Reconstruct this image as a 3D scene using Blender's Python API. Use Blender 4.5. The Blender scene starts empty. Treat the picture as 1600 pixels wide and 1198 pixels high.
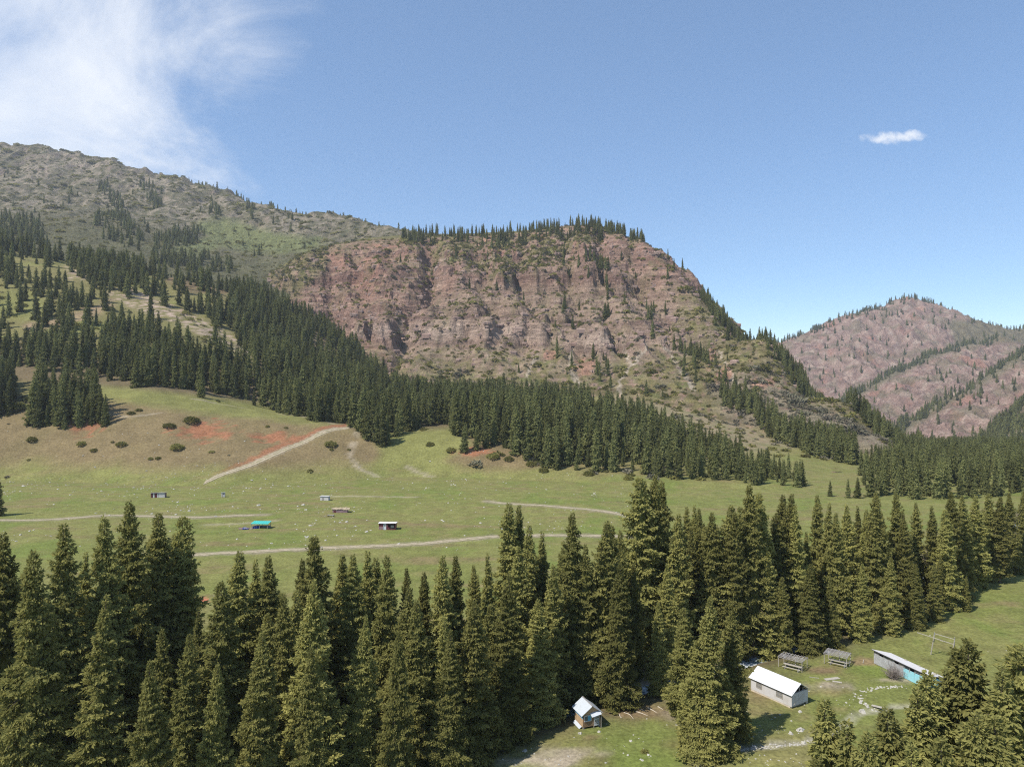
import bpy, math, random
import numpy as np
from mathutils import Vector, Matrix

# ------------------------------------------------------------------ camera, sky, sun, exposure
scene = bpy.context.scene
COL = scene.collection
FPX, CZ = 1111.0, 52.0                      # focal length in photo pixels, height of the drone above the valley floor
cam_d = bpy.data.cameras.new('camera')
cam_d.sensor_width = 36.0
cam_d.lens = 36.0 * FPX / 1600.0
cam_d.clip_start = 0.5
cam_d.clip_end = 40000
cam = bpy.data.objects.new('camera', cam_d)
COL.objects.link(cam)
cam.location = (0, 0, CZ)
cam.rotation_euler = (math.radians(90), 0, 0)
scene.camera = cam

SUN_EL = math.radians(53)
SUN_H = Vector((-0.82, -0.57, 0)).normalized()          # horizontal direction towards the sun
SUN_DIR = Vector((SUN_H.x * math.cos(SUN_EL), SUN_H.y * math.cos(SUN_EL), math.sin(SUN_EL)))
sun_d = bpy.data.lights.new('sun', 'SUN')
sun_d.energy = 4.6
sun_d.angle = math.radians(0.53)
sun_d.color = (1.0, 0.955, 0.88)
sun = bpy.data.objects.new('sun', sun_d)
COL.objects.link(sun)
sun.rotation_euler = SUN_DIR.to_track_quat('Z', 'Y').to_euler()

world = bpy.data.worlds.new('World')
scene.world = world
world.use_nodes = True
wn, wl = world.node_tree.nodes, world.node_tree.links
wn.clear()


def wnode(t, **kw):
    n = wn.new(t)
    for k, v in kw.items():
        setattr(n, k, v)
    return n


def wmath(op, a, b=None, c=None, clamp=False):
    n = wn.new('ShaderNodeMath')
    n.operation = op
    n.use_clamp = clamp
    for i, v in enumerate((a, b, c)):
        if v is None:
            continue
        if isinstance(v, (int, float)):
            n.inputs[i].default_value = v
        else:
            wl.new(v, n.inputs[i])
    return n.outputs[0]


sky = wnode('ShaderNodeTexSky', sky_type='NISHITA', sun_disc=False)
sky.sun_elevation = SUN_EL
sky.sun_rotation = math.atan2(SUN_H.x, SUN_H.y)
sky.altitude = 2200
sky.air_density = 1.0
sky.dust_density = 1.0
sky.ozone_density = 1.3
tc = wnode('ShaderNodeTexCoord')
sep = wnode('ShaderNodeSeparateXYZ')
wl.new(tc.outputs['Generated'], sep.inputs[0])
X, Y, Z = sep.outputs
# thin high cloud, thick towards the sunny side of the sky, frayed by noise on a flat layer overhead
den = wmath('ADD', wmath('MAXIMUM', Z, 0.0), 0.75)
lay = wnode('ShaderNodeCombineXYZ')
wl.new(wmath('DIVIDE', X, den), lay.inputs[0])
wl.new(wmath('DIVIDE', Y, den), lay.inputs[1])
mp = wnode('ShaderNodeMapping')
mp.inputs['Rotation'].default_value = (0, 0, math.radians(28))
mp.inputs['Scale'].default_value = (2.3, 2.6, 1.0)
wl.new(lay.outputs[0], mp.inputs['Vector'])
nz = wnode('ShaderNodeTexNoise')
nz.inputs['Scale'].default_value = 1.35
nz.inputs['Detail'].default_value = 9
nz.inputs['Roughness'].default_value = 0.64
nz.inputs['Distortion'].default_value = 0.9
wl.new(mp.outputs[0], nz.inputs['Vector'])
vd = wnode('ShaderNodeVectorMath', operation='DOT_PRODUCT')
wl.new(tc.outputs['Generated'], vd.inputs[0])
vd.inputs[1].default_value = Vector((-0.66, 0.66, 0.42)).normalized()
bank = wnode('ShaderNodeMapRange', interpolation_type='SMOOTHSTEP')
wl.new(wmath('ADD', vd.outputs['Value'], wmath('MULTIPLY', wmath('SUBTRACT', nz.outputs[0], 0.5), 0.12)), bank.inputs[0])
bank.inputs[1].default_value = 0.84
bank.inputs[2].default_value = 0.985
bank.inputs[3].default_value = -0.62
bank.inputs[4].default_value = 0.28
cov = wmath('ADD', bank.outputs[0], nz.outputs[0])
cmr = wnode('ShaderNodeMapRange', interpolation_type='SMOOTHSTEP')
wl.new(cov, cmr.inputs[0])
cmr.inputs[1].default_value = 0.22
cmr.inputs[2].default_value = 1.22
# one small fair-weather cloud
gx = wmath('DIVIDE', X, wmath('MAXIMUM', Y, 0.05))
gz = wmath('DIVIDE', Z, wmath('MAXIMUM', Y, 0.05))
gv = wnode('ShaderNodeCombineXYZ')
wl.new(gx, gv.inputs[0])
wl.new(gz, gv.inputs[1])
n2 = wnode('ShaderNodeTexNoise')
n2.inputs['Scale'].default_value = 42
n2.inputs['Detail'].default_value = 6
n2.inputs['Roughness'].default_value = 0.62
wl.new(gv.outputs[0], n2.inputs['Vector'])


def puff(cx, cz, rx, rz):
    a = wmath('DIVIDE', wmath('SUBTRACT', gx, cx), rx)
    b = wmath('DIVIDE', wmath('SUBTRACT', gz, cz), rz)
    return wmath('SUBTRACT', 1.0, wmath('ADD', wmath('MULTIPLY', a, a), wmath('MULTIPLY', b, b)))


pf = wmath('MAXIMUM', wmath('MAXIMUM', puff(0.527, 0.345, 0.038, 0.0115), puff(0.566, 0.3478, 0.021, 0.0105)), puff(0.545, 0.3445, 0.04, 0.008))
pf = wmath('ADD', pf, wmath('MULTIPLY', wmath('SUBTRACT', n2.outputs[0], 0.5), 2.6))
pmr = wnode('ShaderNodeMapRange', interpolation_type='SMOOTHSTEP')
wl.new(pf, pmr.inputs[0])
pmr.inputs[1].default_value = 0.15
pmr.inputs[2].default_value = 1.3
pgate = wnode('ShaderNodeMapRange')
wl.new(Y, pgate.inputs[0])
pgate.inputs[1].default_value = 0.3
pgate.inputs[2].default_value = 0.4
p2 = wmath('MULTIPLY', wmath('MULTIPLY', pmr.outputs[0], pgate.outputs[0]), 0.82)
mixc = wnode('ShaderNodeMix', data_type='RGBA')
wl.new(wmath('MAXIMUM', wmath('MULTIPLY', cmr.outputs[0], 0.93), p2), mixc.inputs[0])
gm = wnode('ShaderNodeHueSaturation')
gm.inputs['Saturation'].default_value = 1.16
gm.inputs['Value'].default_value = 1.0
tone = wnode('ShaderNodeMix', data_type='RGBA', blend_type='MULTIPLY')       # clear mountain air: a little less green and blue
tone.inputs[0].default_value = 1.0
wl.new(sky.outputs[0], tone.inputs[6])
tone.inputs[7].default_value = (0.96, 0.955, 0.94, 1)
wl.new(tone.outputs[2], gm.inputs['Color'])
veil = wnode('ShaderNodeMix', data_type='RGBA')             # thin even veil of high haze
veil.inputs[0].default_value = 0.22
wl.new(gm.outputs[0], veil.inputs[6])
veil.inputs[7].default_value = (1.95, 2.85, 4.2, 1)
wl.new(veil.outputs[2], mixc.inputs[6])
mixc.inputs[7].default_value = (5.5, 5.6, 5.75, 1)
bg = wnode('ShaderNodeBackground')
bg.inputs['Strength'].default_value = 0.142
wl.new(mixc.outputs[2], bg.inputs['Color'])
wo = wnode('ShaderNodeOutputWorld')
wl.new(bg.outputs[0], wo.inputs['Surface'])

vs = scene.view_settings
vs.view_transform = 'Standard'
vs.look = 'None'
vs.exposure = 0.5
vs.gamma = 1.0
vs.use_curve_mapping = False
scene.cycles.max_bounces = 5
scene.cycles.diffuse_bounces = 3
scene.cycles.glossy_bounces = 2
scene.cycles.transmission_bounces = 3
scene.cycles.transparent_max_bounces = 6
scene.cycles.volume_bounces = 0
scene.cycles.filter_width = 1.15
scene.cycles.use_denoising = False

rng = np.random.default_rng(11)
random.seed(7)

# ------------------------------------------------------------------ small helpers


def P(u, v, d):
    """a point seen at photo pixel (u, v) and d metres in front of the camera"""
    return ((u - 800) / FPX * d, d, CZ - (v - 600) / FPX * d)


def uv_of(x, y, z):
    y = np.maximum(y, 1.0)
    return 800 + x / y * FPX, 600 + (CZ - z) / y * FPX


def G(u, v):
    """ground point of the flat valley floor seen at (u, v)"""
    d = CZ * FPX / (v - 600)
    return ((u - 800) / FPX * d, d)


def _hash(ix, iy, seed):
    h = (ix.astype(np.int64) * 374761393 + iy.astype(np.int64) * 668265263 + seed * 974634777) & 0xFFFFFFFF
    h = ((h ^ (h >> 13)) * 1274126177) & 0xFFFFFFFF
    return (h ^ (h >> 16)) & 0xFFFFFFFF


def noise(x, y, seed=0):
    x = np.asarray(x, float)
    y = np.asarray(y, float)
    x0, y0 = np.floor(x), np.floor(y)
    fx, fy = x - x0, y - y0
    ux = fx * fx * fx * (fx * (fx * 6 - 15) + 10)
    uy = fy * fy * fy * (fy * (fy * 6 - 15) + 10)

    def g(dx, dy):
        a = _hash(x0 + dx, y0 + dy, seed) * (2 * math.pi / 4294967296.0)
        return np.cos(a) * (fx - dx) + np.sin(a) * (fy - dy)
    a = g(0, 0) * (1 - ux) + g(1, 0) * ux
    b = g(0, 1) * (1 - ux) + g(1, 1) * ux
    return (a * (1 - uy) + b * uy) * 1.5


def fbm(x, y, octv=4, seed=0, gain=0.5):
    t, a, n = 0, 1.0, 0
    for i in range(octv):
        t = t + a * noise(x * 2 ** i + 17.3 * i, y * 2 ** i - 9.1 * i, seed + i)
        n += a
        a *= gain
    return t / n * 1.35


def ridged(x, y, octv=4, seed=0, gain=0.5):
    t, a, n = 0, 1.0, 0
    for i in range(octv):
        t = t + a * (1 - np.abs(noise(x * 2 ** i, y * 2 ** i, seed + i)) * 1.6)
        n += a
        a *= gain
    return t / n


def sstep(a, b, x):
    t = np.clip((x - a) / (b - a), 0, 1)
    return t * t * (3 - 2 * t)


def inside(poly, u, v):
    u, v = np.asarray(u, float), np.asarray(v, float)
    a = np.asarray(poly, float)
    full = np.zeros(u.shape, bool)
    sel = (u >= a[:, 0].min()) & (u <= a[:, 0].max()) & (v >= a[:, 1].min()) & (v <= a[:, 1].max())
    u, v = u[sel], v[sel]
    r = np.zeros(u.shape, bool)
    n = len(poly)
    for i in range(n):
        (x1, y1), (x2, y2) = poly[i], poly[(i + 1) % n]
        if y1 == y2:
            continue
        c = ((y1 > v) != (y2 > v)) & (u < (x2 - x1) * (v - y1) / (y2 - y1) + x1)
        r ^= c
    full[sel] = r
    return full


def seg_dist(pts, x, y, pad=40.0):
    """distance to a polyline (only worked out near it)"""
    x, y = np.broadcast_arrays(np.asarray(x, float), np.asarray(y, float))
    a = np.asarray(pts, float)
    full = np.full(x.shape, 1e3)
    sel = (x > a[:, 0].min() - pad) & (x < a[:, 0].max() + pad) & (y > a[:, 1].min() - pad) & (y < a[:, 1].max() + pad)
    x, y = x[sel], y[sel]
    best = np.full(x.shape, 1e6)
    for (x1, y1), (x2, y2) in zip(pts[:-1], pts[1:]):
        dx, dy = x2 - x1, y2 - y1
        t = np.clip(((x - x1) * dx + (y - y1) * dy) / (dx * dx + dy * dy + 1e-9), 0, 1)
        best = np.minimum(best, (x - x1 - t * dx) ** 2 + (y - y1 - t * dy) ** 2)
    full[sel] = np.sqrt(best)
    return full


def soft_poly(poly, u, v, w):
    """1 inside the outline, falling to 0 over w outside it"""
    return np.where(inside(poly, u, v), 1.0, np.clip(1 - seg_dist(list(poly) + [poly[0]], u, v, w) / w, 0, 1))


def smooth_line(pts, n=8):
    """a rounded polyline through the given points"""
    p = np.array(pts, float)
    p = np.vstack([2 * p[0] - p[1], p, 2 * p[-1] - p[-2]])
    out = []
    for i in range(1, len(p) - 2):
        for k in range(n):
            t = k / n
            a, b, c, d = p[i - 1], p[i], p[i + 1], p[i + 2]
            out.append(0.5 * (2 * b + (c - a) * t + (2 * a - 5 * b + 4 * c - d) * t * t + (3 * b - a - 3 * c + d) * t ** 3))
    out.append(p[-2])
    return np.array(out)


class RBF:
    def __init__(self, pts, beta=1.35, smooth=0.0, scale=300.0):
        p = np.array(pts, float)
        self.c = p[:, :2] / scale
        self.s, self.b = scale, beta
        n = len(p)
        r = np.linalg.norm(self.c[:, None] - self.c[None], axis=2)
        A = np.zeros((n + 3, n + 3))
        A[:n, :n] = r ** beta - smooth * np.eye(n)
        A[:n, n] = A[n, :n] = 1
        A[:n, n + 1:] = self.c
        A[n + 1:, :n] = self.c.T
        w = np.linalg.lstsq(A, np.concatenate([p[:, 2], [0, 0, 0]]), rcond=None)[0]
        self.w, self.l = w[:n], w[n:]

    def __call__(self, x, y):
        if np.ndim(x) == 2 and x.size > 40000:          # smooth: work it out on a coarser net and interpolate
            ax, ay = x[0], y[:, 0]
            cx = np.linspace(ax[0], ax[-1], 200)
            cy = np.linspace(ay[0], ay[-1], 160)
            Zc = self(*np.meshgrid(cx, cy))
            j = np.clip(np.searchsorted(cx, ax) - 1, 0, 198)
            fx = (ax - cx[j]) / (cx[1] - cx[0])
            i = np.clip(np.searchsorted(cy, ay) - 1, 0, 158)
            fy = ((ay - cy[i]) / (cy[1] - cy[0]))[:, None]
            A = Zc[:, j] * (1 - fx) + Zc[:, j + 1] * fx
            return A[i] * (1 - fy) + A[i + 1] * fy
        xs, ys = x / self.s, y / self.s
        z = self.l[0] + self.l[1] * xs + self.l[2] * ys
        for (cx, cy), w in zip(self.c, self.w):
            z = z + w * ((xs - cx) ** 2 + (ys - cy) ** 2) ** (self.b / 2)
        return z


def tag(o, label=None, cat=None, group=None, kind=None):
    for k, v in (('label', label), ('category', cat), ('group', group), ('kind', kind)):
        if v:
            o[k] = v
    return o


def link(o, parent=None):
    COL.objects.link(o)
    if parent is not None:
        o.parent = parent
    return o


def mesh_np(name, V, F, mats, smooth=False, mat_idx=None, k=4):
    """a mesh from arrays: V n x 3, F m x k"""
    me = bpy.data.meshes.new(name)
    V = np.asarray(V, np.float32)
    F = np.asarray(F, np.int32)
    me.vertices.add(len(V))
    me.vertices.foreach_set('co', V.ravel())
    me.loops.add(F.size)
    me.loops.foreach_set('vertex_index', F.ravel())
    me.polygons.add(len(F))
    me.polygons.foreach_set('loop_start', np.arange(0, F.size, k, dtype=np.int32))
    me.polygons.foreach_set('loop_total', np.full(len(F), k, np.int32))
    if mat_idx is not None:
        me.polygons.foreach_set('material_index', np.asarray(mat_idx, np.int32))
    me.polygons.foreach_set('use_smooth', np.full(len(F), smooth, bool))
    me.update(calc_edges=True)
    for m in mats:
        me.materials.append(m)
    return me


def set_attr(me, name, vals, typ='FLOAT', dom='POINT'):
    a = me.attributes.new(name, typ, dom)
    vals = np.asarray(vals, np.float32)
    if typ == 'FLOAT':
        a.data.foreach_set('value', vals.ravel())
    elif typ == 'FLOAT_COLOR':
        if vals.shape[1] == 3:
            vals = np.hstack([vals, np.ones((len(vals), 1), np.float32)])
        a.data.foreach_set('color', vals.astype(np.float32).ravel())
    elif typ == 'FLOAT_VECTOR':
        a.data.foreach_set('vector', vals.ravel())
    elif typ == 'INT':
        a.data.foreach_set('value', vals.astype(np.int32).ravel())


# ------------------------------------------------------------------ materials
class NT:
    def __init__(self, name):
        self.m = bpy.data.materials.new(name)
        self.m.use_nodes = True
        self.n, self.l = self.m.node_tree.nodes, self.m.node_tree.links
        self.b = self.n['Principled BSDF']

    def add(self, t, ins=None, **kw):
        n = self.n.new(t)
        for k, v in kw.items():
            setattr(n, k, v)
        for k, v in (ins or {}).items():
            if isinstance(v, bpy.types.NodeSocket):
                self.l.new(v, n.inputs[k])
            else:
                n.inputs[k].default_value = v
        return n

    def obj(self):
        return self.add('ShaderNodeTexCoord').outputs['Object']

    def noise(self, scale, detail=4, rough=0.6, vec=None, dist=0.0):
        n = self.add('ShaderNodeTexNoise', {'Scale': scale, 'Detail': detail, 'Roughness': rough, 'Distortion': dist})
        if vec is not None:
            self.l.new(vec, n.inputs['Vector'])
        return n.outputs[0]

    def ramp(self, fac, a, b, lo=0.3, hi=0.7):
        n = self.add('ShaderNodeMapRange', {0: fac, 1: lo, 2: hi, 3: a, 4: b})
        return n.outputs[0]

    def mix(self, fac, a, b, blend='MIX'):
        n = self.add('ShaderNodeMix', data_type='RGBA', blend_type=blend)
        for i, v in ((0, fac), (6, a), (7, b)):
            if isinstance(v, bpy.types.NodeSocket):
                self.l.new(v, n.inputs[i])
            elif i == 0:
                n.inputs[0].default_value = v
            else:
                n.inputs[i].default_value = (*v[:3], 1)
        return n.outputs[2]

    def bump(self, h, strength=0.4, dist=0.1):
        b = self.add('ShaderNodeBump', {'Height': h, 'Strength': strength, 'Distance': dist})
        self.l.new(b.outputs[0], self.b.inputs['Normal'])

    def base(self, c):
        if isinstance(c, bpy.types.NodeSocket):
            self.l.new(c, self.b.inputs['Base Color'])
        else:
            self.b.inputs['Base Color'].default_value = (*c, 1)


def mat_plain(name, col, rough=0.7, metal=0.0, var=0.25, scale=3.0, bump=0.0, stain=None, spec=0.3):
    t = NT(name)
    o = t.obj()
    nz = t.noise(scale, 5, 0.65, o)
    dark = tuple(c * (1 - var) for c in col)
    lite = tuple(min(1, c * (1 + var * 0.6)) for c in col)
    c = t.mix(t.ramp(nz, 0, 1, 0.3, 0.7), dark, lite)
    if stain:
        n2 = t.noise(scale * 0.35, 6, 0.7, o)
        c = t.mix(t.ramp(n2, 0, 0.8, 0.52, 0.68), c, stain)
    t.base(c)
    t.b.inputs['Roughness'].default_value = rough
    t.b.inputs['Metallic'].default_value = metal
    t.b.inputs['Specular IOR Level'].default_value = spec
    if bump:
        t.bump(nz, bump, 0.03)
    return t.m


def mat_terrain(name, fine, mid, bump_s, bump_d, var=0.35, grain=0.25, strata=0.0):
    """surface colour from the attribute 'col' (what grows or lies where), broken up by noise at two sizes"""
    t = NT(name)
    o = t.obj()
    a = t.add('ShaderNodeAttribute', attribute_name='col').outputs['Color']
    n1 = t.noise(mid, 5, 0.65, o)
    n2 = t.noise(fine, 4, 0.7, o)
    f = t.add('ShaderNodeMath', {0: t.ramp(n1, 1 - var, 1 + var, 0.25, 0.75), 1: t.ramp(n2, 1 - grain, 1 + grain, 0.25, 0.75)}, operation='MULTIPLY').outputs[0]
    h = t.add('ShaderNodeMath', {0: n1, 1: n2}, operation='ADD').outputs[0]
    if strata:                                  # thin beds, level across the face and broken along their length
        mp_ = t.add('ShaderNodeMapping', {'Vector': o, 'Scale': (0.016, 0.016, 0.17)})
        n3 = t.noise(1.0, 6, 0.62, mp_.outputs[0], 0.8)
        mp2 = t.add('ShaderNodeMapping', {'Vector': o, 'Scale': (0.06, 0.06, 0.34)})
        n4 = t.noise(1.0, 5, 0.65, mp2.outputs[0], 0.8)
        b = t.add('ShaderNodeMath', {0: t.ramp(n3, 1 - strata, 1 + strata, 0.3, 0.7), 1: t.ramp(n4, 1 - strata * 0.8, 1 + strata * 0.8, 0.3, 0.7)}, operation='MULTIPLY').outputs[0]
        f = t.add('ShaderNodeMath', {0: f, 1: b}, operation='MULTIPLY').outputs[0]
        h = t.add('ShaderNodeMath', {0: h, 1: n4}, operation='ADD').outputs[0]
    c = t.add('ShaderNodeVectorMath', {0: a}, operation='SCALE')
    t.l.new(f, c.inputs['Scale'])
    t.base(c.outputs[0])
    t.b.inputs['Roughness'].default_value = 0.95
    t.b.inputs['Specular IOR Level'].default_value = 0.1
    t.bump(h, bump_s, bump_d)
    return t.m


def mat_leaf(name, c1, c2, c3, trans=0.22):
    """needles: darker older growth to yellow-green tips by the attribute 'tint', each plant a little different"""
    t = NT(name)
    a = t.add('ShaderNodeAttribute', attribute_name='tint').outputs['Fac']
    oi = t.add('ShaderNodeObjectInfo').outputs['Random']
    c = t.mix(a, c1, c2)
    c = t.mix(t.ramp(oi, 0.0, 0.65, 0.0, 1.0), c, c3)
    hs = t.add('ShaderNodeHueSaturation', {'Color': c})
    w = t.add('ShaderNodeMath', {0: oi, 1: 7.31}, operation='MULTIPLY').outputs[0]
    w = t.add('ShaderNodeMath', {0: w}, operation='FRACT').outputs[0]
    t.l.new(t.ramp(w, 0.66, 1.34, 0, 1), hs.inputs['Value'])
    d = t.add('ShaderNodeBsdfDiffuse', {'Color': hs.outputs[0], 'Roughness': 0.5})
    tr = t.add('ShaderNodeBsdfTranslucent', {'Color': hs.outputs[0]})
    mx = t.add('ShaderNodeMixShader', {0: trans, 1: d.outputs[0], 2: tr.outputs[0]})
    out = t.n['Material Output']
    t.l.new(mx.outputs[0], out.inputs['Surface'])
    t.n.remove(t.b)
    return t.m


M = {}
M['meadow'] = mat_terrain('meadow_grass', 1.5, 0.22, 0.7, 0.2, 0.24, 0.45)
M['slope'] = mat_terrain('slope_grass', 0.9, 0.10, 0.7, 0.4, 0.22, 0.45)
M['rock'] = mat_terrain('red_rock', 0.5, 0.07, 1.0, 2.6, 0.30, 0.45, 0.30)
M['far'] = mat_terrain('far_rock', 0.22, 0.035, 1.0, 6.0, 0.28, 0.55)
M['spruce'] = mat_leaf('spruce_needles', (0.165, 0.168, 0.055), (0.42, 0.385, 0.13), (0.25, 0.245, 0.082), 0.42)
M['spruce_far'] = mat_leaf('spruce_needles_far', (0.105, 0.12, 0.046), (0.26, 0.255, 0.095), (0.15, 0.16, 0.065), 0.32)
M['shrub'] = mat_leaf('shrub_leaves', (0.085, 0.092, 0.032), (0.23, 0.215, 0.075), (0.14, 0.135, 0.055), 0.3)
M['scrub'] = mat_leaf('scrub_leaves', (0.155, 0.155, 0.05), (0.34, 0.315, 0.10), (0.22, 0.20, 0.075), 0.4)
M['shrub_dry'] = mat_leaf('shrub_dry', (0.13, 0.115, 0.085), (0.24, 0.21, 0.16), (0.15, 0.15, 0.09), 0.1)
M['bark'] = mat_plain('bark', (0.13, 0.10, 0.075), 0.9, scale=4)
M['twig'] = mat_plain('grey_twigs', (0.23, 0.19, 0.165), 0.9, scale=4)
M['stone'] = mat_plain('pale_stone', (0.40, 0.375, 0.325), 0.9, var=0.3, scale=1.5, bump=0.3)
M['soil'] = mat_plain('track_soil', (0.37, 0.31, 0.23), 0.95, var=0.25, scale=1.1, bump=0.3, stain=(0.20, 0.19, 0.085))

# ------------------------------------------------------------------ the lie of the land
STREAM = smooth_line([(-260, 165), (-180, 140), (-120, 128), (-84, 124), (-60, 117), (-36, 105), (-9, 106), (6, 114), (20, 123), (37, 132), (54, 142), (77, 160), (105, 188), (150, 232), (230, 300), (330, 360)], 6)
RILL = smooth_line([G(1095, 1196), G(1125, 1183), G(1150, 1172), G(1190, 1166), G(1225, 1162), G(1262, 1157), G(1300, 1140), G(1345, 1112), G(1372, 1108), G(1410, 1101), G(1470, 1095)], 5)
TRACKS = {
    'upper': smooth_line([G(-60, 816), G(0, 813), G(60, 813), G(120, 809), G(180, 805), G(300, 809), G(360, 806), G(412, 804)], 6),
    'lower': smooth_line([G(240, 874), G(300, 868), G(380, 864), G(480, 858), G(560, 855), G(640, 851), G(700, 846), G(760, 840), G(800, 837), G(885, 836), G(990, 838), G(1100, 846)], 6),
    'far': smooth_line([G(760, 783), G(800, 787), G(850, 790), G(900, 795), G(940, 799), G(975, 805), G(1010, 815)], 6),
}


def softplus(x, w):
    return w * np.logaddexp(0, x / w)


def floor_z(x, y):
    z = 0.35 * fbm(x / 45, y / 45, 3, 5) + 0.10 * fbm(x / 9, y / 9, 3, 6)
    z = z - np.minimum(0.075 * softplus(y - 480, 60), 170)
    ds = seg_dist(STREAM, x, y)
    z = z - 1.6 * np.exp(-(ds / 2.8) ** 2) - 0.5 * np.exp(-(ds / 9.0) ** 2)
    dr = seg_dist(RILL, x, y)
    z = z - 0.38 * np.exp(-(dr / 0.9) ** 2)
    return z


def behind(pts, k=1.3, drop=120):
    return [(p[0] * k, p[1] * k, p[2] - drop) for p in pts]


# --- foothill and the wooded slopes above it
hill_pts = [(*G(-250, 745), -2), (*G(0, 747), -1.5), (*G(150, 752), -1.5), (*G(320, 760), -1.5), (*G(480, 748), -1.5), (*G(620, 742), -1.5), (*G(740, 742), -1.5), (*G(870, 750), -1.5),
            (*G(1050, 765), -1.5), (*G(1200, 778), -1.5), (*G(1320, 780), -2)]
hill_pts += [(x, 250, -14) for x in (-400, -200, 0, 200)]
hill_pts += [P(*a) for a in [
    (-250, 660, 440), (0, 690, 415), (0, 640, 450), (0, 600, 500), (60, 660, 440), (150, 690, 415), (150, 640, 450), (150, 597, 505), (300, 700, 410), (300, 655, 440), (300, 622, 490),
    (430, 640, 540), (420, 690, 420), (545, 668, 450), (540, 720, 412), (490, 650, 500), (620, 692, 440), (640, 674, 490), (700, 665, 480), (705, 690, 440), (730, 705, 422),
    (800, 708, 425), (850, 722, 412), (950, 735, 400), (1100, 750, 378),
    (0, 520, 600), (0, 450, 700), (0, 392, 850), (-250, 350, 850), (-250, 500, 620), (150, 540, 605), (150, 462, 720), (200, 430, 900), (300, 525, 640), (300, 470, 780), (390, 552, 650),
    (420, 472, 950), (420, 565, 700), (500, 620, 570), (500, 540, 800), (600, 592, 850), (600, 640, 580), (700, 640, 750), (700, 655, 560),
    (850, 645, 620), (800, 622, 750), (850, 617, 800), (1000, 655, 600), (1000, 625, 750), (1150, 705, 500), (1150, 665, 650), (1250, 695, 560), (1260, 745, 410)]]
hill_pts += [(-900, 1100, 60), (-500, 1150, 40), (-200, 1150, 20), (100, 1100, 0), (400, 1000, -10), (500, 700, -25), (480, 450, -15), (450, 350, -10)]
f_hill = RBF(hill_pts, smooth=0.004)


def hill_z(x, y):
    z = f_hill(x, y)
    raw = z
    z = softplus(z + 1.0, 2.5) - 1.6 - 7 * sstep(362, 334, y)
    z = z - sstep(1, -7, raw) * (4 + np.minimum(0.08 * softplus(y - 470, 60), 170))
    up = sstep(0, 25, z)
    z = z + up * (3.5 * fbm(x / 70, y / 70, 4, 21) + sstep(20, 70, z) * 5.0 * (ridged(x / 90, y / 140, 3, 22) - 0.55))
    z = z + 0.5 * fbm(x / 12, y / 12, 3, 23) * sstep(0, 10, z)
    # the graded road cut into the slope, and bare scars
    u, v = uv_of(x, y, z)
    rd = seg_dist(ROAD, x, y)
    z = z - 0.9 * np.exp(-(rd / 2.4) ** 2) * up
    for (cu, cv, ru, rv) in ((322, 674, 32, 14), (135, 672, 26, 12), (425, 685, 30, 9)):
        r2 = ((u - cu) / ru) ** 2 + ((v - cv) / rv) ** 2
        z = z - 2.6 * np.exp(-r2 * 1.2) * (1 + 0.6 * fbm(x / 5, y / 5, 2, 25))
    return z


ROAD = smooth_line([P(*a)[:2] for a in [(318, 760, 366), (328, 748, 372), (345, 736, 380), (375, 722, 390), (410, 709, 402), (450, 694, 418), (490, 681, 434), (520, 673, 446), (545, 668, 453), (575, 672, 470)]], 6)

# --- the red mountain
red_pts = [P(*a) for a in [
    (440, 432, 1150), (470, 470, 1060), (480, 510, 980), (560, 562, 860), (640, 582, 820), (700, 600, 800), (800, 606, 780), (900, 602, 790), (1000, 612, 755), (1100, 642, 700), (1200, 692, 605),
    (1300, 736, 430), (1390, 690, 580), (1330, 632, 680), (1200, 531, 850), (1090, 466, 1000), (1060, 432, 1060), (1030, 402, 1100), (1000, 374, 1130), (960, 359, 1150),
    (650, 556, 860), (800, 562, 845), (900, 552, 850), (1000, 548, 850), (650, 522, 905), (800, 518, 895), (950, 512, 895), (560, 458, 1030), (700, 452, 1020), (850, 450, 1020), (1000, 442, 1030),
    (800, 426, 1055), (1000, 420, 1055), (500, 394, 1180), (560, 386, 1200), (640, 379, 1220), (690, 377, 1210), (740, 387, 1180), (800, 386, 1180), (870, 369, 1170), (930, 361, 1160),
    (1150, 600, 770), (1200, 622, 720), (1260, 662, 620), (1100, 542, 880), (1060, 502, 930), (1300, 690, 560),
    (640, 374, 1400), (800, 374, 1380), (870, 371, 1350), (950, 372, 1320), (500, 390, 1380)]]
red_pts += [(430, 860, -40), (390, 960, 10), (385, 745, -45), (365, 620, -35), (450, 560, -60), (490, 800, -70), (560, 900, -70), (470, 690, -60), (900, 620, -60), (760, 800, -60), (620, 1000, -50), (520, 1150, 20), (420, 1350, 60), (250, 1600, 100), (-100, 1800, 250), (-500, 1700, 300), (-500, 1250, 200), (-480, 1000, 60),
            (-300, 800, 20), (0, 600, -40), (200, 560, -40), (350, 380, -40), (650, 500, -40)]
f_red = RBF(red_pts, smooth=0.002)


RIDGE = [P(*a)[:2] for a in [(985, 366, 1140), (1000, 374, 1130), (1030, 402, 1100), (1060, 432, 1060), (1090, 466, 1000), (1200, 531, 850), (1330, 632, 680), (1390, 690, 580)]]


def face_line(*px):
    """a line down the face from photo pixels: deeper into the picture the higher it lies"""
    return [P(u, v, float(np.interp(v, [360, 385, 430, 450, 515, 555, 605, 640], [1215, 1190, 1055, 1025, 905, 855, 785, 710])))[:2] for u, v in px]


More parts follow.
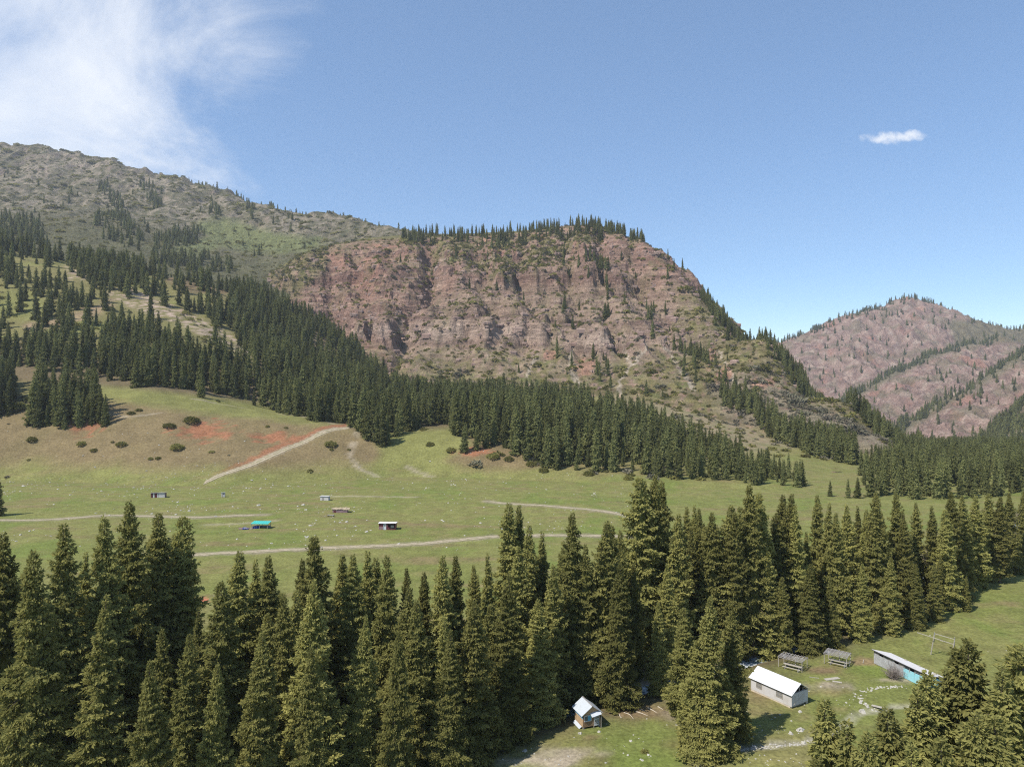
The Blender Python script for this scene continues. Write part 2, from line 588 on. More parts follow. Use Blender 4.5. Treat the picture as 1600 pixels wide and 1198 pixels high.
GULLIES = [(face_line((670, 372), (672, 400), (674, 447), (636, 470), (627, 527), (618, 560)), 15, 27), (face_line((556, 392), (562, 440), (585, 490)), 11, 13), (face_line((515, 400), (522, 440), (540, 480)), 11, 12),
           (face_line((745, 395), (758, 412), (794, 432), (770, 480), (735, 510)), 12, 15), (face_line((806, 400), (816, 440), (832, 487), (822, 540)), 11, 14), (face_line((884, 378), (890, 420), (902, 470), (896, 530)), 12, 16),
           (face_line((934, 395), (938, 430), (946, 494), (968, 545)), 11, 14), (face_line((985, 400), (1000, 440), (1036, 485), (1046, 520)), 11, 12), (face_line((712, 400), (708, 440), (690, 480)), 10, 10), (face_line((850, 430), (862, 480), (858, 530)), 9, 9),
           (face_line((1048, 470), (1120, 560), (1160, 620)), 12, 8)]


def red_z(x, y):
    z0 = f_red(x, y)
    face = sstep(50, 110, z0)
    # buttresses and gullies running down the face
    wx = x + 22 * fbm(x / 120, y / 120, 3, 31)
    b1 = ridged(wx / 115 + 0.3 + 0.0022 * y, y / 420, 2, 32) - 0.72
    b2 = ridged(wx / 34 + 0.12 * y / 34, y / 90, 3, 33) - 0.72
    edge = sstep(0, 75, seg_dist(RIDGE, x, y, 90))             # the crest itself stays clean
    lim = sstep(1240, 1150, y) * face * edge
    z = z0 + lim * (32 * b1 + 12 * b2)
    low = sstep(0, 40, z0) * (1 - face)
    z = z + low * 3.5 * (ridged(wx / 30, y / 110, 3, 36) - 0.55)
    # two deep gullies
    for pts, wd, dp in GULLIES:
        dd = seg_dist(pts, x + 6 * fbm(x / 25, y / 25, 2, 34), y)
        z = z - dp * np.exp(-(dd / wd) ** 2) * sstep(0, 60, z0)
    z = z + 1.8 * fbm(x / 14, y / 14, 3, 35) * sstep(5, 60, z0)
    # hard beds stand out as cliffs, soft beds lie back between them
    zs = z + 10 * fbm(x / 260, y / 400, 2, 37) + 0.02 * x
    out = z
    for h, a, w in ((112, 17, 9), (136, 7, 5), (205, 15, 8), (226, 6, 4), (258, 6, 5), (170, 6, 5), (186, 4, 3)):
        hh = h + 5 * fbm(x / 40, y / 200, 2, int(h))
        s = (zs - hh) / w
        amp = a * sstep(-0.45, 0.35, fbm(x / 110, y / 300, 2, int(h) + 3) + 0.15)
        out = out + (0.35 + 0.65 * edge) * amp * (np.tanh(s) * np.exp(-(s / 3.0) ** 2) * 0.9)
    per = 9.0
    ph = (zs + 3 * fbm(x / 60, y / 60, 3, 38)) / per
    tri = ph - np.floor(ph)
    out = out + lim * sstep(85, 140, z) * 3.2 * (sstep(0.55, 0.95, tri) - tri)
    return out


# --- the high ridge on the left
left_crest = [P(*a) for a in [(-330, 190, 2400), (-150, 213, 2350), (0, 232, 2300), (60, 239, 2250), (130, 249, 2230), (200, 264, 2200), (250, 278, 2150), (300, 291, 2100), (350, 305, 2060), (420, 319, 2000),
                              (500, 337, 1900), (560, 348, 1830), (620, 357, 1750), (690, 372, 1640)]]
left_pts = left_crest + behind(left_crest, 1.25, 160) + [P(*a) for a in [
    (-300, 290, 1700), (-300, 360, 1200), (0, 300, 1750), (110, 322, 1700), (200, 345, 1550), (290, 352, 1620), (300, 378, 1400), (350, 362, 1620), (450, 378, 1520), (400, 400, 1350), (450, 416, 1280),
    (0, 348, 1300), (110, 372, 1200), (250, 402, 1200), (420, 442, 1150), (520, 392, 1330), (600, 383, 1430), (0, 402, 1000), (200, 442, 1000), (420, 482, 1020), (150, 340, 1400),
    (560, 378, 1560), (640, 380, 1540)]] + [(-900, 850, 100), (-500, 850, 60), (-200, 900, 20), (0, 1300, 60), (100, 1700, 200)]
f_left = RBF(left_pts, smooth=0.002)


def left_z(x, y):
    z = f_left(x, y)
    d = np.clip((y - 1000) / 800, 0.25, 1.2)
    z = z + d * (34 * (ridged(x / 190 + 0.2 * y / 190, y / 420, 4, 41, 0.55) - 0.66) + 9 * fbm(x / 55, y / 75, 4, 42))
    crag = sstep(0.1, 0.5, fbm(x / 140, y / 140, 2, 43)) * sstep(1500, 1900, y)
    z = z + crag * 7 * (ridged(x / 36, y / 36, 3, 44) - 0.5)
    return z


# --- the far ridges closing the valley on the right
def far_mass(crest, face, extra, seed, amp, lam):
    f = RBF(crest + behind(crest, 1.22, 130) + face + extra, smooth=0.002)

    def fz(x, y):
        z = f(x, y)
        return z + amp * (ridged(x / lam + y / lam * 0.25, y / (lam * 1.7), 4, seed, 0.55) - 0.7) + amp * 0.45 * (ridged(x / (lam * .3), y / (lam * .4), 3, seed + 5) - 0.7)
    return fz


c1 = [P(*a) for a in [(1080, 600, 2900), (1200, 540, 2900), (1260, 523, 2900), (1330, 494, 2950), (1380, 484, 3000), (1425, 459, 3000), (1470, 479, 3000), (1520, 501, 3000), (1600, 517, 3000), (1750, 525, 3000), (1950, 500, 3000)]]
far_z = far_mass(c1, [P(*a) for a in [(1250, 575, 2600), (1330, 560, 2600), (1425, 545, 2650), (1340, 640, 2150), (1520, 560, 2600), (1600, 560, 2600), (1200, 640, 2300), (1420, 620, 2300), (1800, 600, 2500)]], [], 51, 42, 210)
c2 = [P(*a) for a in [(1560, 528, 2560), (1500, 537, 2450), (1450, 556, 2350), (1400, 580, 2250), (1340, 613, 2150), (1290, 645, 2050)]]
far2_z = far_mass(c2, [P(*a) for a in [(1480, 585, 2200), (1430, 640, 1950), (1400, 670, 1850), (1350, 690, 1800), (1560, 570, 2350), (1480, 650, 1900)]], [(1100, 1700, -180), (1900, 2400, 100)], 53, 34, 150)
c3 = [P(*a) for a in [(1780, 450, 2150), (1680, 505, 2050), (1600, 548, 1980), (1540, 584, 1900), (1480, 620, 1800), (1425, 655, 1700), (1385, 690, 1600)]]
far3_z = far_mass(c3, [P(*a) for a in [(1500, 655, 1620), (1450, 700, 1520), (1570, 625, 1720), (1610, 605, 1780), (1750, 560, 1800), (1480, 720, 1420), (1400, 730, 1400)]], [(700, 1300, -150), (1700, 1500, 60)], 55, 34, 150)
c4 = [P(*a) for a in [(1820, 500, 1500), (1700, 560, 1480), (1610, 622, 1420), (1560, 660, 1350), (1510, 700, 1270), (1470, 735, 1200)]]
far4_z = far_mass(c4, [P(*a) for a in [(1600, 700, 1100), (1550, 730, 1050), (1500, 750, 1000), (1650, 680, 1100), (1750, 640, 1150), (1700, 720, 900)]], [(500, 1000, -120), (1000, 700, -40), (600, 850, -80)], 57, 20, 110)


def axis(parts):
    a = []
    for lo, hi, st in parts:
        a.append(np.arange(lo, hi, st))
    return np.concatenate(a + [[parts[-1][1]]])


class Mass:
    """a piece of land: heights on a grid, sampled again when things are put on it"""
    def __init__(self, name, fz, xs, ys):
        self.name, self.xs, self.ys = name, xs, ys
        X, Y = np.meshgrid(xs, ys)
        self.X, self.Y = X, Y
        self.Z = fz(X, Y)

    def at(self, x, y):
        x, y = np.asarray(x, float), np.asarray(y, float)
        i = np.clip(np.searchsorted(self.xs, x) - 1, 0, len(self.xs) - 2)
        j = np.clip(np.searchsorted(self.ys, y) - 1, 0, len(self.ys) - 2)
        fx = (x - self.xs[i]) / (self.xs[i + 1] - self.xs[i])
        fy = (y - self.ys[j]) / (self.ys[j + 1] - self.ys[j])
        Z = self.Z
        z = (Z[j, i] * (1 - fx) + Z[j, i + 1] * fx) * (1 - fy) + (Z[j + 1, i] * (1 - fx) + Z[j + 1, i + 1] * fx) * fy
        out = (x < self.xs[0]) | (x > self.xs[-1]) | (y < self.ys[0]) | (y > self.ys[-1])
        return np.where(out, -1e4, z)

    def normal_z(self):
        gy, gx = np.gradient(self.Z, self.ys, self.xs)
        self.gx, self.gy = gx, gy
        return 1 / np.sqrt(1 + gx * gx + gy * gy)

    def build(self, col, mat, label, smooth, floor_cut=None):
        ny, nx = self.Z.shape
        V = np.stack([self.X.ravel(), self.Y.ravel(), self.Z.ravel()], 1)
        idx = np.arange(ny * nx).reshape(ny, nx)
        F = np.stack([idx[:-1, :-1].ravel(), idx[:-1, 1:].ravel(), idx[1:, 1:].ravel(), idx[1:, :-1].ravel()], 1)
        if floor_cut is not None:               # leave out what lies well under the valley floor
            keep = (self.Z > floor_cut(self.X, self.Y) - 6).ravel()
            F = F[keep[F].any(1)]
            used = np.zeros(len(V), bool)
            used[F.ravel()] = True
            remap = np.cumsum(used) - 1
            F = remap[F]
            V = V[used]
            col = col.reshape(-1, 3)[used]
        me = mesh_np(self.name, V, F, [mat], smooth)
        set_attr(me, 'col', col.reshape(-1, 3), 'FLOAT_COLOR')
        o = link(bpy.data.objects.new(self.name, me))
        return tag(o, label, kind='structure')


gx_ = axis([(-9000, -2000, 700), (-2000, -500, 60), (-500, -110, 3.0), (-110, 190, 1.2), (190, 560, 2.6), (560, 1500, 30), (1500, 9000, 500)])
gy_ = axis([(-3000, -200, 400), (-200, 60, 20), (60, 230, 1.2), (230, 460, 2.0), (460, 800, 10), (800, 3500, 60), (3500, 16000, 900)])
ground = Mass('valley_floor', floor_z, gx_, gy_)
hill = Mass('foothill', hill_z, axis([(-900, -520, 6), (-520, 420, 2.4), (420, 520, 5)]), axis([(330, 560, 1.8), (560, 1100, 4)]))
red = Mass('red_mountain', red_z, axis([(-520, 860, 2.2)]), axis([(360, 760, 4), (760, 1250, 1.7), (1250, 1800, 12)]))
left = Mass('high_ridge', left_z, axis([(-2600, -1700, 12), (-1700, 150, 5.0)]), axis([(850, 1200, 8), (1200, 2350, 4.5), (2350, 3000, 40)]))
far1 = Mass('far_mountain', far_z, axis([(600, 3400, 9)]), axis([(2000, 3100, 7), (3100, 3900, 40)]))
far2 = Mass('far_spur', far2_z, axis([(650, 2000, 8)]), axis([(1650, 2600, 7), (2600, 3100, 30)]))
far3 = Mass('far_shoulder', far3_z, axis([(550, 2100, 7)]), axis([(1300, 2150, 6), (2150, 2700, 30)]))
far4 = Mass('wooded_slope', far4_z, axis([(450, 1700, 8)]), axis([(700, 1500, 7), (1500, 1900, 30)]))
MASSES = [ground, hill, red, left, far1, far2, far3, far4]


def land(x, y):
    z = ground.at(x, y)
    for m in MASSES[1:]:
        z = np.maximum(z, m.at(x, y))
    return z


def land1(x, y):
    return float(land(np.array([x]), np.array([y]))[0])


def owner(x, y):
    zs = np.stack([m.at(x, y) for m in MASSES])
    return np.argmax(zs, 0)


# ------------------------------------------------------------------ what covers it
def lerp(a, b, t):
    t = t[..., None]
    return a * (1 - t) + np.asarray(b) * t


C_GRASS = np.array((0.208, 0.208, 0.068)) * 0.80
C_GRASS2 = np.array((0.178, 0.194, 0.056)) * 0.80
C_OLIVE = np.array((0.212, 0.190, 0.076)) * 0.80
C_BROWN = np.array((0.215, 0.155, 0.085)) * 0.80
C_DUFF = np.array((0.135, 0.100, 0.062)) * 0.80
C_PALE = np.array((0.40, 0.335, 0.245)) * 0.80
C_RED = np.array((0.32, 0.145, 0.078)) * 0.80


def meadow_colour(x, y, n2, n3):
    n = fbm(x / 38, y / 38, 4, 61)
    c = lerp(np.broadcast_to(C_GRASS, x.shape + (3,)), C_GRASS2, sstep(-0.3, 0.5, n))
    c = lerp(c, C_OLIVE, 0.75 * sstep(0.0, 0.6, n2 + 0.5 * fbm(x / 80, y / 30, 3, 64)))
    c = lerp(c, C_BROWN * 1.05, 0.6 * sstep(0.2, 0.7, fbm(x / 60, y / 9, 3, 65) + 0.35 * n3))
    c = lerp(c, C_GRASS2 * np.array((0.85, 1.0, 0.8)), 0.7 * sstep(0.15, 0.55, fbm(x / 22, y / 30, 3, 67) + 0.3 * n3))
    c = c * (1 + 0.14 * n3)[..., None]
    return lerp(c, C_OLIVE, 0.35 * sstep(330, 420, y))


def cover_ground(m):
    x, y = m.X, m.Y
    u, v = uv_of(x, y, m.Z)
    n2 = fbm(x / 9, y / 9, 3, 62)
    n3 = fbm(x / 4, y / 4, 3, 63)
    c = meadow_colour(x, y, n2, n3)
    # needle litter and trodden earth along the stream wood
    ds = seg_dist(STREAM, x, y)
    c = lerp(c, C_DUFF, sstep(12, 4, ds + 5 * n2) * 0.8)
    c = lerp(c, C_PALE * 0.85, sstep(2.4, 1.4, ds + 1.0 * n3))
    # worn places between the huts
    for (pu, pv, ru, rv, cc, k) in ((1290, 1048, 34, 9, C_BROWN, .95), (1350, 1036, 26, 8, C_BROWN * 1.25, .9), (1300, 1072, 40, 7, C_PALE * .8, .8), (1400, 1063, 42, 4, C_PALE, .8),
                                    (890, 1175, 60, 12, C_PALE * .9, .9), (850, 1190, 60, 12, C_PALE, .95), (1000, 1112, 45, 10, C_BROWN * 1.1, .8), (1060, 1118, 30, 10, C_PALE * .7, .6),
                                    (1190, 1082, 16, 12, C_BROWN * .9, .7), (1075, 1150, 14, 14, C_BROWN, .7), (1230, 1188, 70, 8, C_OLIVE * 1.2, .8), (925, 1153, 22, 5, C_BROWN, .8),
                                    (1290, 1068, 14, 5, C_PALE, .7), (1470, 1010, 20, 8, C_OLIVE, .6)):
        r = np.sqrt(((u - pu) / ru) ** 2 + ((v - pv) / rv) ** 2) + 0.55 * n3 + 0.3 * n2
        c = lerp(c, cc, k * sstep(1.15, 0.45, r))
    c = lerp(c, np.array((0.34, 0.31, 0.25)), 0.6 * sstep(0.9, 0.3, seg_dist(RILL, x, y) + 0.4 * n3))
    for t in TRACKS.values():
        c = lerp(c, C_PALE * 0.8, 0.75 * sstep(4.2, 1.0, seg_dist(t, x, y) + 1.6 * n3))
    # faint ruts and old stony rows across the meadow
    for a, b, cc in (((20, 757), (420, 762), C_BROWN), ((530, 818), (760, 822), C_BROWN), ((500, 776), (650, 776), C_PALE), ((240, 795), (560, 793), C_OLIVE), ((330, 818), (430, 814), C_PALE), ((500, 808), (640, 818), C_BROWN)):
        c = lerp(c, cc, 0.55 * sstep(3.5, 0.6, seg_dist([G(*a), G(*b)], x, y + 3 * fbm(x / 30, y * 0, 2, 66)) + 2.2 * np.abs(n3)))
    r = np.sqrt(((u - 316) / 9) ** 2 + ((v - 938) / 5) ** 2) + 0.3 * n3
    c = lerp(c, np.array((0.42, 0.17, 0.10)), sstep(1.1, 0.8, r))
    return c


def cover_hill(m):
    x, y = m.X, m.Y
    u, v = uv_of(x, y, m.Z)
    nz = m.normal_z()
    n = fbm(x / 30, y / 30, 4, 71)
    n2 = fbm(x / 7, y / 7, 3, 72)
    uw, vw = u + 14 * n, v + 6 * n + 4 * n2
    c = np.broadcast_to(C_OLIVE, x.shape + (3,)).copy()
    c = lerp(c, C_GRASS, sstep(0.0, 0.5, n))
    brown = np.maximum(soft_poly([(-200, 600), (60, 640), (170, 628), (260, 640), (330, 648), (520, 672), (600, 700), (580, 720), (470, 715), (380, 722), (250, 720), (100, 715), (-200, 710)], uw, vw, 22),
                       soft_poly([(690, 690), (730, 680), (880, 730), (1060, 745), (1200, 762), (1260, 772), (1050, 762), (870, 752), (760, 738), (700, 715)], uw, vw, 14))
    c = lerp(c, C_BROWN * (0.95), 0.8 * brown)
    c = lerp(c, C_GRASS, 0.9 * np.maximum(soft_poly([(120, 588), (420, 632), (520, 662), (430, 652), (300, 640), (150, 615)], uw, vw, 12), soft_poly([(600, 690), (700, 668), (720, 690), (660, 735), (600, 735)], uw, vw, 18)))
    # bare brown clearing, rocky rib, wood floor
    c = lerp(c, C_BROWN * 0.9, soft_poly([(230, 420), (300, 415), (360, 435), (350, 458), (290, 452)], uw, vw, 10))
    wood = soft_poly([(-300, 500), (200, 560), (440, 560), (480, 480), (700, 620), (700, 665), (560, 670), (400, 625), (200, 602), (0, 590)], u, v, 10)
    c = lerp(c, C_DUFF * 1.1, 0.85 * wood)
    c = lerp(c, C_OLIVE * 0.9, 0.8 * soft_poly([(-100, 425), (120, 430), (240, 470), (390, 560), (350, 560), (180, 490), (60, 520), (-100, 500)], uw, vw, 12))
    c = lerp(c, C_GRASS * 0.95, 0.8 * soft_poly([(-60, 462), (40, 455), (75, 480), (60, 498), (-60, 492)], uw, vw, 8))
    c = lerp(c, C_GRASS * 1.05, 0.9 * soft_poly([(90, 500), (130, 495), (140, 520), (115, 525)], uw, vw, 6))
    rib = np.maximum(soft_poly([(170, 455), (210, 455), (300, 495), (350, 520), (395, 552), (388, 560), (330, 530), (260, 500), (180, 470)], uw, vw, 5), soft_poly([(105, 420), (140, 425), (145, 438), (110, 436)], uw, vw, 6))
    c = lerp(c, np.array((0.42, 0.31, 0.25)), 0.8 * rib * sstep(-0.15, 0.3, n2 + 0.5 * fbm(x / 3, y / 3, 2, 78)))
    c = lerp(c, np.array((0.30, 0.20, 0.14)), 0.6 * soft_poly([(40, 510), (140, 485), (180, 470), (150, 490), (60, 520)], uw, vw, 5))
    scr = sstep(0.0, 60.0, u - 930 + 30 * n) * sstep(735, 700, vw)
    scc = lerp(np.broadcast_to(np.array((0.215, 0.175, 0.105)), x.shape + (3,)), (0.165, 0.15, 0.075), sstep(-0.2, 0.4, fbm(x / 16, y / 22, 3, 74)))
    c = lerp(c, lerp(scc, (0.25, 0.175, 0.125), sstep(0.2, 0.5, n2 + 0.5 * n)), 0.9 * scr)
    c = lerp(c, C_GRASS, 0.9 * soft_poly([(1215, 712), (1260, 708), (1335, 735), (1360, 770), (1290, 775), (1255, 745)], uw, vw, 10))
    # red earth scars and the banks of the road
    for (pu, pv, ru, rv) in ((320, 674, 42, 15), (138, 668, 28, 11), (430, 684, 36, 8), (745, 708, 30, 6)):
        r = np.sqrt(((u - pu) / ru) ** 2 + ((v - pv) / rv) ** 2) + 0.85 * n2 + 0.5 * fbm(x / 2.6, y / 2.6, 2, 76) + 0.35 * n
        c = lerp(c, C_RED * 0.85, 0.55 * sstep(1.15, 0.75, r))
        c = lerp(c, C_RED, 0.9 * sstep(0.85, 0.65, r + 0.5 * fbm(x / 5, y / 2, 2, 77)))
    rd = seg_dist(ROAD, x, y)
    rdu = seg_dist(ROAD + np.array([-1.2, 3.6]), x, y)
    c = lerp(c, C_RED * 0.95, 0.85 * sstep(3.6, 2.6, rdu + 2.6 * n2) * sstep(300, 420, u))
    c = lerp(c, C_PALE, 0.9 * sstep(2.7, 1.5, rd + 0.5 * n2))
    c = lerp(c, meadow_colour(x, y, fbm(x / 9, y / 9, 3, 62), fbm(x / 4, y / 4, 3, 63)), sstep(5.5, 0.5, m.Z + 2.0 * n) * sstep(640, 700, v))
    # thin paths
    for pts, wd in (([(560, 690, 447), (545, 712, 420), (560, 730, 408), (600, 742, 400)], 2.0), ([(637, 732, 415), (665, 740, 405), (700, 752, 395)], 2.2), ([(140, 640, 450), (200, 655, 440), (250, 645, 450)], 1.2), ([(300, 625, 490), (370, 632, 500), (440, 645, 505), (520, 667, 458)], 1.5)):
        c = lerp(c, C_PALE * 0.95, 0.6 * sstep(wd, 0.5, seg_dist([P(*q)[:2] for q in pts], x, y) + 1.2 * n2))
    return c


def cover_red(m):
    x, y, z = m.X, m.Y, m.Z
    u, v = uv_of(x, y, z)
    nz = m.normal_z()
    n = fbm(x / 34, y / 40, 4, 81)
    n2 = fbm(x / 9, y / 12, 3, 82)
    n3 = fbm(x / 90, y / 120, 3, 83)
    zs = z + 4 * n + 0.02 * x
    bed = 0.8 * noise(zs / 7.0, x * 0.004, 84) + 1.0 * noise(zs / 2.6, x * 0.006, 85)
    c = np.broadcast_to(np.array((0.320, 0.205, 0.165)), x.shape + (3,)).copy()
    c = lerp(c, np.array((0.185, 0.112, 0.098)), sstep(0.0, 0.7, bed))
    c = lerp(c, np.array((0.37, 0.275, 0.225)), sstep(0.1, 0.9, -bed))
    c = lerp(c, np.array((0.35, 0.185, 0.140)), 0.7 * sstep(0.05, 0.6, n3) * sstep(150, 200, z))
    grey = soft_poly([(600, 600), (700, 470), (860, 430), (1080, 460), (1120, 560), (1000, 560), (800, 600)], u + 25 * n, v + 15 * n, 40)
    c = lerp(c, np.array((0.315, 0.25, 0.195)), 0.55 * grey)
    c = lerp(c, np.array((0.40, 0.33, 0.275)), 0.75 * sstep(0.15, 0.5, n2) * soft_poly([(640, 560), (800, 530), (980, 520), (1000, 548), (820, 575), (680, 590)], u, v + 8 * n, 14))
    for h, wd, cc, k in ((112, 13, (0.42, 0.335, 0.29), .8), (134, 4, (0.13, 0.08, 0.075), .85), (97, 3, (0.15, 0.10, 0.09), .7), (205, 9, (0.20, 0.115, 0.10), .85), (216, 2.5, (0.11, 0.07, 0.065), .8), (226, 5, (0.36, 0.24, 0.20), .6), (258, 6, (0.24, 0.145, 0.125), .6), (180, 4, (0.23, 0.15, 0.13), .6)):  # thin near-black bands paint shadows under overhangs, the others are rock colour
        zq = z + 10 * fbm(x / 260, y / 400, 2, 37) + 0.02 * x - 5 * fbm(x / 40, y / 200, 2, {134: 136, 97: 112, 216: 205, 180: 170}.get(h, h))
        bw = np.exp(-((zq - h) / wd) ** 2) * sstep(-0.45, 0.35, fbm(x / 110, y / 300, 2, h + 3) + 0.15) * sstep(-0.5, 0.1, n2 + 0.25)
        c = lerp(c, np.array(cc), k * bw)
    # steep rock is bare; the lying-back ledges, gullies and lower fans carry grass and scrub
    flat = sstep(0.70, 0.88, nz)
    veg = 0.42 * flat + 0.38 * sstep(0.0, 0.5, n + 0.6 * n2)
    veg = veg + 0.8 * soft_poly([(640, 378), (760, 388), (860, 372), (900, 366), (930, 372), (800, 432), (700, 410)], u + 15 * n, v + 10 * n2, 14) * sstep(-0.35, 0.1, n2 + n)
    veg = veg + 0.85 * sstep(540, 605, v + 26 * n) * sstep(-0.5, 0.0, n2)
    veg = veg + 0.8 * soft_poly([(400, 400), (500, 392), (505, 420), (470, 450), (440, 470), (380, 450)], u + 12 * n, v + 12 * n2, 12)
    veg = veg + 0.75 * soft_poly([(1060, 480), (1100, 470), (1200, 532), (1330, 632), (1400, 700), (1200, 700), (1120, 640), (1080, 560)], u + 14 * n, v + 14 * n, 20)
    veg = np.clip(veg - 0.06, 0, 1) * sstep(-0.6, 0.15, n2 + 0.3)
    gcol = lerp(np.broadcast_to(np.array((0.195, 0.178, 0.075)), x.shape + (3,)), (0.245, 0.212, 0.125), sstep(-0.2, 0.5, fbm(x / 20, y / 26, 3, 86)))
    gcol = lerp(gcol, (0.155, 0.165, 0.06), sstep(0.15, 0.5, fbm(x / 26, y / 26, 3, 87)))
    gcol = lerp(gcol, (0.26, 0.225, 0.175), 0.7 * soft_poly([(1120, 610), (1180, 590), (1300, 660), (1380, 695), (1300, 700), (1150, 650)], u, v + 12 * n, 25))
    c = lerp(c, gcol, veg)
    # pale wash lines in the fans, red earth windows
    for pts in ([(975, 548), (985, 570), (968, 600), (972, 640)], [(895, 548), (890, 575), (905, 600), (900, 620)], [(835, 560), (822, 590)], [(1000, 520), (1010, 545), (990, 570)], [(1120, 545), (1140, 580), (1160, 620), (1150, 640)],
                [(1040, 545), (1060, 575), (1085, 610)]):
        dpx = seg_dist(pts, u + 6 * n2, v)
        c = lerp(c, np.array((0.44, 0.385, 0.315)), 0.85 * sstep(3.2, 1.0, dpx))
    for (pu, pv, ru, rv) in ((915, 575, 22, 14), (860, 555, 14, 10), (1130, 590, 14, 22), (1110, 560, 10, 20), (1190, 600, 30, 10), (760, 375, 14, 5), (600, 386, 34, 4)):
        r = np.sqrt(((u - pu) / ru) ** 2 + ((v - pv) / rv) ** 2) + 0.7 * n2
        c = lerp(c, np.array((0.40, 0.225, 0.165)), 0.8 * sstep(1.0, 0.5, r))
    c = lerp(c, np.array((0.17, 0.17, 0.06)), sstep(1235, 1275, y) * 0.9)
    g = c.mean(-1, keepdims=True)
    return (c * 0.86 + g * 0.14) * np.array((0.82, 0.76, 0.68))


def cover_left(m):
    x, y, z = m.X, m.Y, m.Z
    u, v = uv_of(x, y, z)
    nz = m.normal_z()
    n = fbm(x / 60, y / 60, 4, 91)
    n2 = fbm(x / 17, y / 17, 4, 92)
    c = np.broadcast_to(np.array((0.205, 0.185, 0.10)), x.shape + (3,)).copy()
    c = lerp(c, (0.135, 0.14, 0.066), sstep(0.05, 0.55, n2 + 0.4 * n))
    bare = sstep(-0.1, 0.35, -n2 + 0.55 * fbm(x / 150, y / 150, 3, 93)) * sstep(1400, 1750, y)
    c = lerp(c, (0.43, 0.355, 0.265), 0.85 * bare)
    c = lerp(c, (0.40, 0.30, 0.25), 0.8 * sstep(0.80, 0.66, nz) * sstep(1400, 1700, y) * sstep(-0.3, 0.2, n2))
    mead = np.maximum(soft_poly([(310, 350), (360, 350), (430, 372), (500, 378), (480, 388), (400, 392), (340, 378)], u + 12 * n, v + 6 * n, 12), soft_poly([(270, 392), (330, 372), (340, 385), (300, 398)], u, v, 8))
    c = lerp(c, (0.235, 0.265, 0.085), 0.95 * mead)
    low = sstep(1400, 1250, y)
    c = lerp(c, (0.16, 0.165, 0.065), 0.5 * low)
    g = c.mean(-1, keepdims=True)
    return (c * 0.8 + g * 0.2) * np.array((0.66, 0.64, 0.60))


def cover_far(k):
    def f(m):
        x, y, z = m.X, m.Y, m.Z
        u, v = uv_of(x, y, z)
        nz = m.normal_z()
        n = fbm(x / 90, y / 90, 4, 101 + k)
        n2 = fbm(x / 26, y / 26, 4, 111 + k)
        c = np.broadcast_to(np.array((0.33, 0.215, 0.19)), x.shape + (3,)).copy()
        c = lerp(c, (0.42, 0.32, 0.275), sstep(0.0, 0.5, n2))
        c = lerp(c, (0.24, 0.155, 0.14), sstep(0.0, 0.5, -n2 + 0.3 * n))
        c = lerp(c, (0.42, 0.20, 0.155), 0.7 * sstep(0.25, 0.6, n))
        veg = sstep(0.15, 0.55, fbm(x / 70, y / 70, 4, 121 + k) + 0.25 * sstep(0.7, 0.9, nz))
        if k == 1:
            veg = np.maximum(veg * 0.6, soft_poly([(1490, 505), (1530, 500), (1700, 515), (1700, 580), (1540, 570), (1490, 550)], u + 20 * n, v + 12 * n, 12))
        if k == 2:
            veg = np.maximum(veg * 0.7, sstep(14, 4, v - np.interp(u, [1290, 1340, 1400, 1450, 1500, 1560], [645, 613, 580, 556, 537, 528])))
        if k == 3:
            veg = np.maximum(veg * 0.7, sstep(26, 8, v - np.interp(u, [1385, 1425, 1480, 1540, 1600, 1680], [690, 655, 620, 584, 548, 505])))
        if k == 4:
            veg = np.maximum(veg, 0.85)
        c = lerp(c, (0.165, 0.16, 0.085), 0.85 * veg)
        g = c.mean(-1, keepdims=True)
        return (c * 0.74 + g * 0.26) * np.array((0.80, 0.745, 0.655))
    return f


ground.build(cover_ground(ground), M['meadow'], 'wide green valley meadow with tracks and pale stones', True)
hill.build(cover_hill(hill), M['slope'], 'brown and green foothill with wooded slopes behind the meadow', True, floor_z)
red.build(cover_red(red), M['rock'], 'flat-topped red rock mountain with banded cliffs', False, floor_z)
left.build(cover_left(left), M['far'], 'high scrubby ridge with pale crags', False, floor_z)
FARL = ('far pink rock peak with a tree-lined crest', 'far pink spur with a dark row of trees', 'pink rock shoulder at the valley bend', 'dark wooded slope at the valley bend')
for k, (m, lb) in enumerate(zip((far1, far2, far3, far4), FARL)):
    m.build(cover_far(k + 1)(m), M['far'], lb, False, floor_z)

# ------------------------------------------------------------------ trees and shrubs: shapes


def kites(p, d, nrm, ln, wd):
    """many small needle sprays: start p, direction d, surface normal nrm, length, width -> verts, faces"""
    n = len(p)
    d = d / np.linalg.norm(d, axis=1, keepdims=True)
    s = np.cross(d, nrm)
    s /= np.linalg.norm(s, axis=1, keepdims=True) + 1e-9
    up = np.cross(s, d)
    ln, wd = ln[:, None], wd[:, None]
    a = p
    b = p + d * ln * 0.5 + s * wd * 0.5
    c = p + d * ln - up * ln * 0.18
    e = p + d * ln * 0.5 - s * wd * 0.5
    V = np.stack([a, b, c, e], 1).reshape(-1, 3)
    F = np.arange(4 * n).reshape(n, 4)
    return V, F


